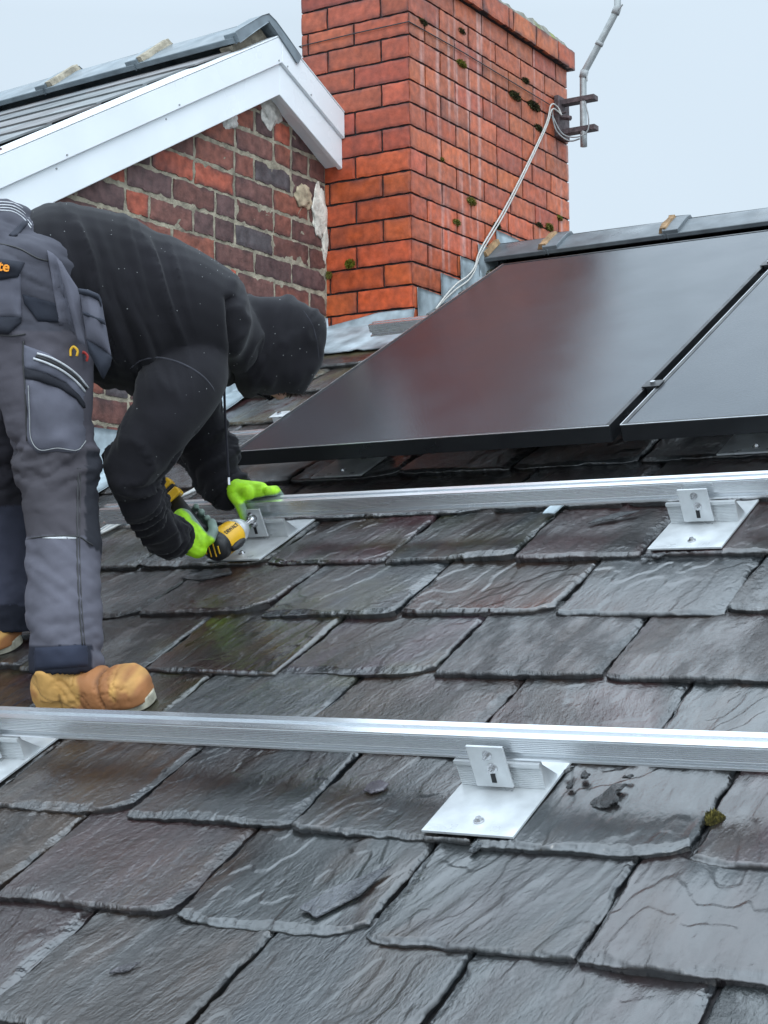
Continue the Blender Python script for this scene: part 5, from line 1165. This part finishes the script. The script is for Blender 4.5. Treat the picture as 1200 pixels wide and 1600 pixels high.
# maker's lettering on the housing
cu = bpy.data.curves.new('lettering', 'FONT'); cu.body = 'DEWALT'; cu.size = 0.013; cu.extrude = 0.0004; cu.offset = 0.0003; cu.align_x = 'CENTER'; cu.align_y = 'CENTER'
to = bpy.data.objects.new('tmp', cu); C.objects.link(to); bpy.context.view_layer.update()
tm = bpy.data.meshes.new_from_object(to.evaluated_get(bpy.context.evaluated_depsgraph_get())); bpy.data.objects.remove(to)
tv = np.array([v.co for v in tm.vertices])
nl = (N * 0.75 - X * 0.0 + -S * 0.0 + X * 0.65); nl /= np.linalg.norm(nl); al = np.cross(S, nl)
Pc = Bk + ax_ * 0.05 + nl * 0.0345
phi = tv[:, 1] / 0.0345
TVx = Bk + ax_ * (0.05 + tv[:, :1]) + (nl * np.cos(phi)[:, None] - al * np.sin(phi)[:, None]) * (0.0347 + tv[:, 2:3])
obj('lettering', TVx, [tuple(p.vertices) for p in tm.polygons], M_BLK, drv)

# pliers and snips in the thigh pocket
for lab, mm, (px_, py_) in (('yellow handled pliers poking out of the thigh pocket', M_YEL, (115, 545)), ('red handled snips poking out of the thigh pocket', M_RED, (130, 553))):
    p = put(px_, py_ + 8, 3.13, 0.012); root = thing('pliers', lab, 'pliers', p)
    mb = MB(); r_ = 0.0026
    mb.tube(spline([p + RHv * -0.006, p + RHv * -0.006 + Z * 0.012, p + Z * 0.019, p + RHv * 0.008 + Z * 0.011, p + RHv * 0.006], 5), r_, 8); mb.build('handle', mm, root, smooth=True)

# ================================================================== SMALL THINGS ON THE ROOF
def cable(label, pts, r, m_, group=None, name='cable'):
    o = MB().tube(spline([np.asarray(p, float) for p in pts], 8), r, 8).build(name, m_, smooth=True); tag(o, label, 'cable', group); return o
for q in range(4):
    d_ = 0.007 * q
    cable(['grey cable across the slates behind the worker, top of its bundle', 'grey cable across the slates behind the worker, second in its bundle', 'grey cable across the slates behind the worker, third in its bundle', 'grey cable across the slates behind the worker, lowest of its bundle'][q],
          [W(-2.50, 3.60, 0.08), W(-2.62, 3.56, 0.035), W(-2.70 + d_, 3.44, 0.026), W(-2.665 + d_, 3.27, 0.028), W(-2.70 - d_, 3.15 - d_, 0.026), W(-2.75 - d_ * 2, 3.06 - d_ * 2, 0.027), W(-2.79 - d_, 2.95 - d_ * 3, 0.025), W(-2.95 - d_, 2.78 - d_ * 3, 0.028)], 0.0036, M_CABLEG if q % 2 else M_CABLEW, 'cable bundle on the slates behind the worker')
# lead tingle hooked over a slate edge
mb = MB(); sheet(mb, [W(-1.512, 3.03, 0.030), W(-1.480, 3.03, 0.030)], [W(-1.520, 2.985, 0.026), W(-1.490, 2.980, 0.026)], 4, 6, 0.004, 40, 4, N, 0.002)
tag(mb.build('lead_clip', M_LEAD, smooth=True), 'small bent lead clip hooked over a slate edge below the upper rail', 'clip')
# slate flakes
def flake(label, u, v, h, outline, th, ang=0, col_=None, tilt=0.0, sd=0):
    ca, sa = math.cos(ang), math.sin(ang); P = [(ca * a - sa * b, sa * a + ca * b) for a, b in outline]; k = len(P); V = []; Q = []
    n_ = 5
    for i in range(k):
        for j in range(n_): f = j / n_; Q.append((P[i][0] * (1 - f) + P[(i + 1) % k][0] * f + (float(vn(i * 3.1 + j, sd)) - 0.5) * 0.004, P[i][1] * (1 - f) + P[(i + 1) % k][1] * f + (float(vn(i * 2.1 + j, sd + 5)) - 0.5) * 0.004))
    k = len(Q); cx = sum(q[0] for q in Q) / k; cy = sum(q[1] for q in Q) / k
    lv = [(1.0, 0.0), (1.0, 0.45), (0.93, 0.7), (0.84, 1.0)]
    for s_, z_ in lv: V += [W(u + cx + (a - cx) * s_, v + cy + (b - cy) * s_, h + th * z_ + tilt * (a - cx) + (float(vn(i_ * 1.3, sd + 9)) - 0.5) * th * 0.35 * (z_ > 0)) for i_, (a, b) in enumerate(Q)]
    F = [(l * k + i, l * k + (i + 1) % k, (l + 1) * k + (i + 1) % k, (l + 1) * k + i) for l in range(3) for i in range(k)]
    F += [tuple(range(3 * k, 4 * k)), tuple(range(k))[::-1]]
    V = np.array(V); g = np.stack([V[:, 0] * 1.0 + sd, V[:, 1], V[:, 2]], -1)
    tag(obj('slate_flake', V, F, M_SLATE, col=np.tile(col_ if col_ is not None else srgb(96, 102, 112), (len(V), 1)), uv=g), label, 'slate flake', 'loose slate flakes on the roof')
flake('long pointed slate flake lying on the second row from the bottom', -1.303, 1.552, 0.021, [(-0.004, 0), (0.032, -0.016), (0.072, 0.045), (0.088, 0.118), (0.058, 0.086), (0.022, 0.052)], 0.006, 0.0, srgb(104, 108, 118))
flake('rounded purple slate flake just below the nearest rail', -1.372, 1.862, 0.020, [(0, 0), (0.02, -0.006), (0.036, 0.004), (0.036, 0.024), (0.018, 0.034), (0.0, 0.022)], 0.004, 0, srgb(112, 102, 116), sd=3)
flake('thin pale slate flake under the upper rail, left of its right bracket', -1.39, 2.925, 0.021, [(0, 0), (0.055, 0.02), (0.10, 0.06), (0.06, 0.058), (0.012, 0.02)], 0.003, 0, srgb(104, 108, 114), sd=5)
flake('small slate chip lying on the bottom left slates', -1.525, 1.372, 0.016, [(0, 0), (0.022, 0.002), (0.038, 0.022), (0.014, 0.016)], 0.004, 0.2, srgb(104, 100, 108), sd=7)
flake('small slate splinter caught at the edge below the left bracket', -1.21, 2.755, 0.016, [(0, 0), (0.04, -0.004), (0.05, 0.012), (0.01, 0.012)], 0.004, 0.0, srgb(78, 80, 86), sd=9)
flake('broken slate splinters below the bracket being bolted', -2.33, 2.70, 0.014, [(0, 0), (0.06, -0.012), (0.13, 0.02), (0.11, 0.045), (0.03, 0.03)], 0.006, 0.0, srgb(62, 62, 66), sd=11)
flake('upright slate sliver between two slates below the big plate bracket', -1.118, 1.728, 0.014, [(0, 0), (0.01, 0.0), (0.016, 0.03), (0.006, 0.026)], 0.005, 0.0, srgb(110, 116, 122), sd=13)
# torn scrap of old underlay and crumbs
for q, (du, dv, sc_, an_) in enumerate(((0, 0, 1.0, 0.3), (-0.045, 0.075, 0.35, 1.0), (-0.085, 0.09, 0.3, 0.2), (0.03, 0.085, 0.25, 2.0), (-0.06, 0.045, 0.28, 0.7))):
    flake(['crumpled dark scrap on the slate right of the nearest bracket', 'small dark crumb above the crumpled scrap, second from the left', 'dark crumb beside the bracket plate, leftmost of the crumbs', 'small dark crumb above the crumpled scrap, the rightmost one', 'small dark crumb left of the crumpled scrap'][q], -0.965 + du, 1.855 + dv, 0.021,
          [(sc_ * a, sc_ * b) for a, b in [(0, 0), (0.018, -0.006), (0.036, 0.008), (0.032, 0.030), (0.046, 0.052), (0.026, 0.060), (0.008, 0.034), (-0.008, 0.018)]], 0.005 * (sc_ * 0.6 + 0.4), an_, srgb(30, 34, 38), 0.12, 60 + q)
# moss
def moss(label, P, n_, size, nrm, cols, droop=0.0):
    mb = MB(); P = np.asarray(P, float)
    a = np.cross(nrm, Z); a = a / np.linalg.norm(a) if np.linalg.norm(a) > 0.1 else X; b_ = np.cross(nrm, a)
    for i in range(n_):
        r_ = size * math.sqrt(random.random()) ; th = random.uniform(0, 2 * math.pi); q = P + a * r_ * math.cos(th) * (1.7 if droop else 1) + b_ * r_ * math.sin(th) * (0.6 if droop else 0.85)
        d_ = nrm * 1.0 + a * random.uniform(-.7, .7) + b_ * random.uniform(-.7, .7) + Z * (0.3 - droop); d_ /= np.linalg.norm(d_); l_ = size * random.uniform(0.5, 1.0) * (1.15 - r_ / size)
        w_ = np.cross(d_, Z + X * random.uniform(-1, 1)); w_ = w_ / (np.linalg.norm(w_) + 1e-9) * max(0.0016, size * 0.11)
        c_ = random.choice(cols) * random.uniform(0.7, 1.25)
        mb.add([q - w_, q + w_, q + d_ * l_ * 0.6 + w_ * 0.8, q + d_ * l_, q + d_ * l_ * 0.6 - w_ * 0.8], [(0, 1, 2, 3, 4)], c_)
    return tag(mb.build('moss_clump', M_MOSS), label, 'moss', 'moss clumps')
G1 = [srgb(150, 152, 74), srgb(120, 126, 58), srgb(166, 160, 88)]; G2 = [srgb(88, 92, 60), srgb(112, 112, 70), srgb(70, 70, 54)]
moss('olive moss clump in the joint between two slates at the right edge', W(-0.785, 1.857, 0.012), 1600, 0.018, N, [srgb(100, 94, 46), srgb(124, 114, 56), srgb(78, 74, 40)])
moss('bright green moss tuft on the front face of the chimney near its foot', (-3.021, CYF - 0.006, 1.173), 260, 0.022, -Y1, [srgb(150, 152, 50), srgb(120, 130, 44), srgb(170, 160, 70)])
moss('green moss tuft in the corner between gable and chimney', (-3.114, CYF - 0.006, 1.142), 160, 0.018, -Y1, G1)
ml = [((5.303, 1.458), 0.018, G1, 'green moss tuft on the chimney side, left of the white cables, upper one'), ((5.183, 1.355), 0.015, G1, 'green moss tuft on the chimney side, left of the white cables, lower one'), ((5.691, 1.962), 0.022, G2, 'dark moss clump under the strap wire on the chimney side'), ((5.868, 1.965), 0.024, G2, 'large dark moss clump above the top of the white cables'),
      ((5.995, 1.492), 0.018, G1, 'yellow green moss tuft on the chimney side just above the ridge'), ((5.90, 1.482), 0.014, G2, 'dark moss spot just above the ridge, left of the yellow green tuft'), ((5.081, 1.568), 0.009, G1, 'tiny moss tuft near the chimney front corner'), ((5.243, 1.967), 0.017, G1, 'pale moss line high on the chimney side below the strap wire'),
      ((4.953, 2.038), 0.014, G2, 'dark moss tuft at the top front corner of the chimney'), ((5.513, 1.405), 0.016, G2, 'moss tuft behind the white cables near the ridge'), ((5.247, 2.092), 0.014, G2, 'small dark moss tuft high on the chimney side above the strap wire'), ((5.907, 1.885), 0.017, G2, 'dark moss clump beside the white cables near their top'), ((5.794, 2.052), 0.015, G2, 'small moss clump under the chimney cap'), ((6.10, 1.55), 0.014, G1, 'moss tuft at the back edge of the chimney side')]
for (yy, zz_), s_, cs, lab in ml: moss(lab, (CX + 0.001, yy, zz_), int(200 + s_ * 9000), s_ * 1.5, X, cs, 0.4)
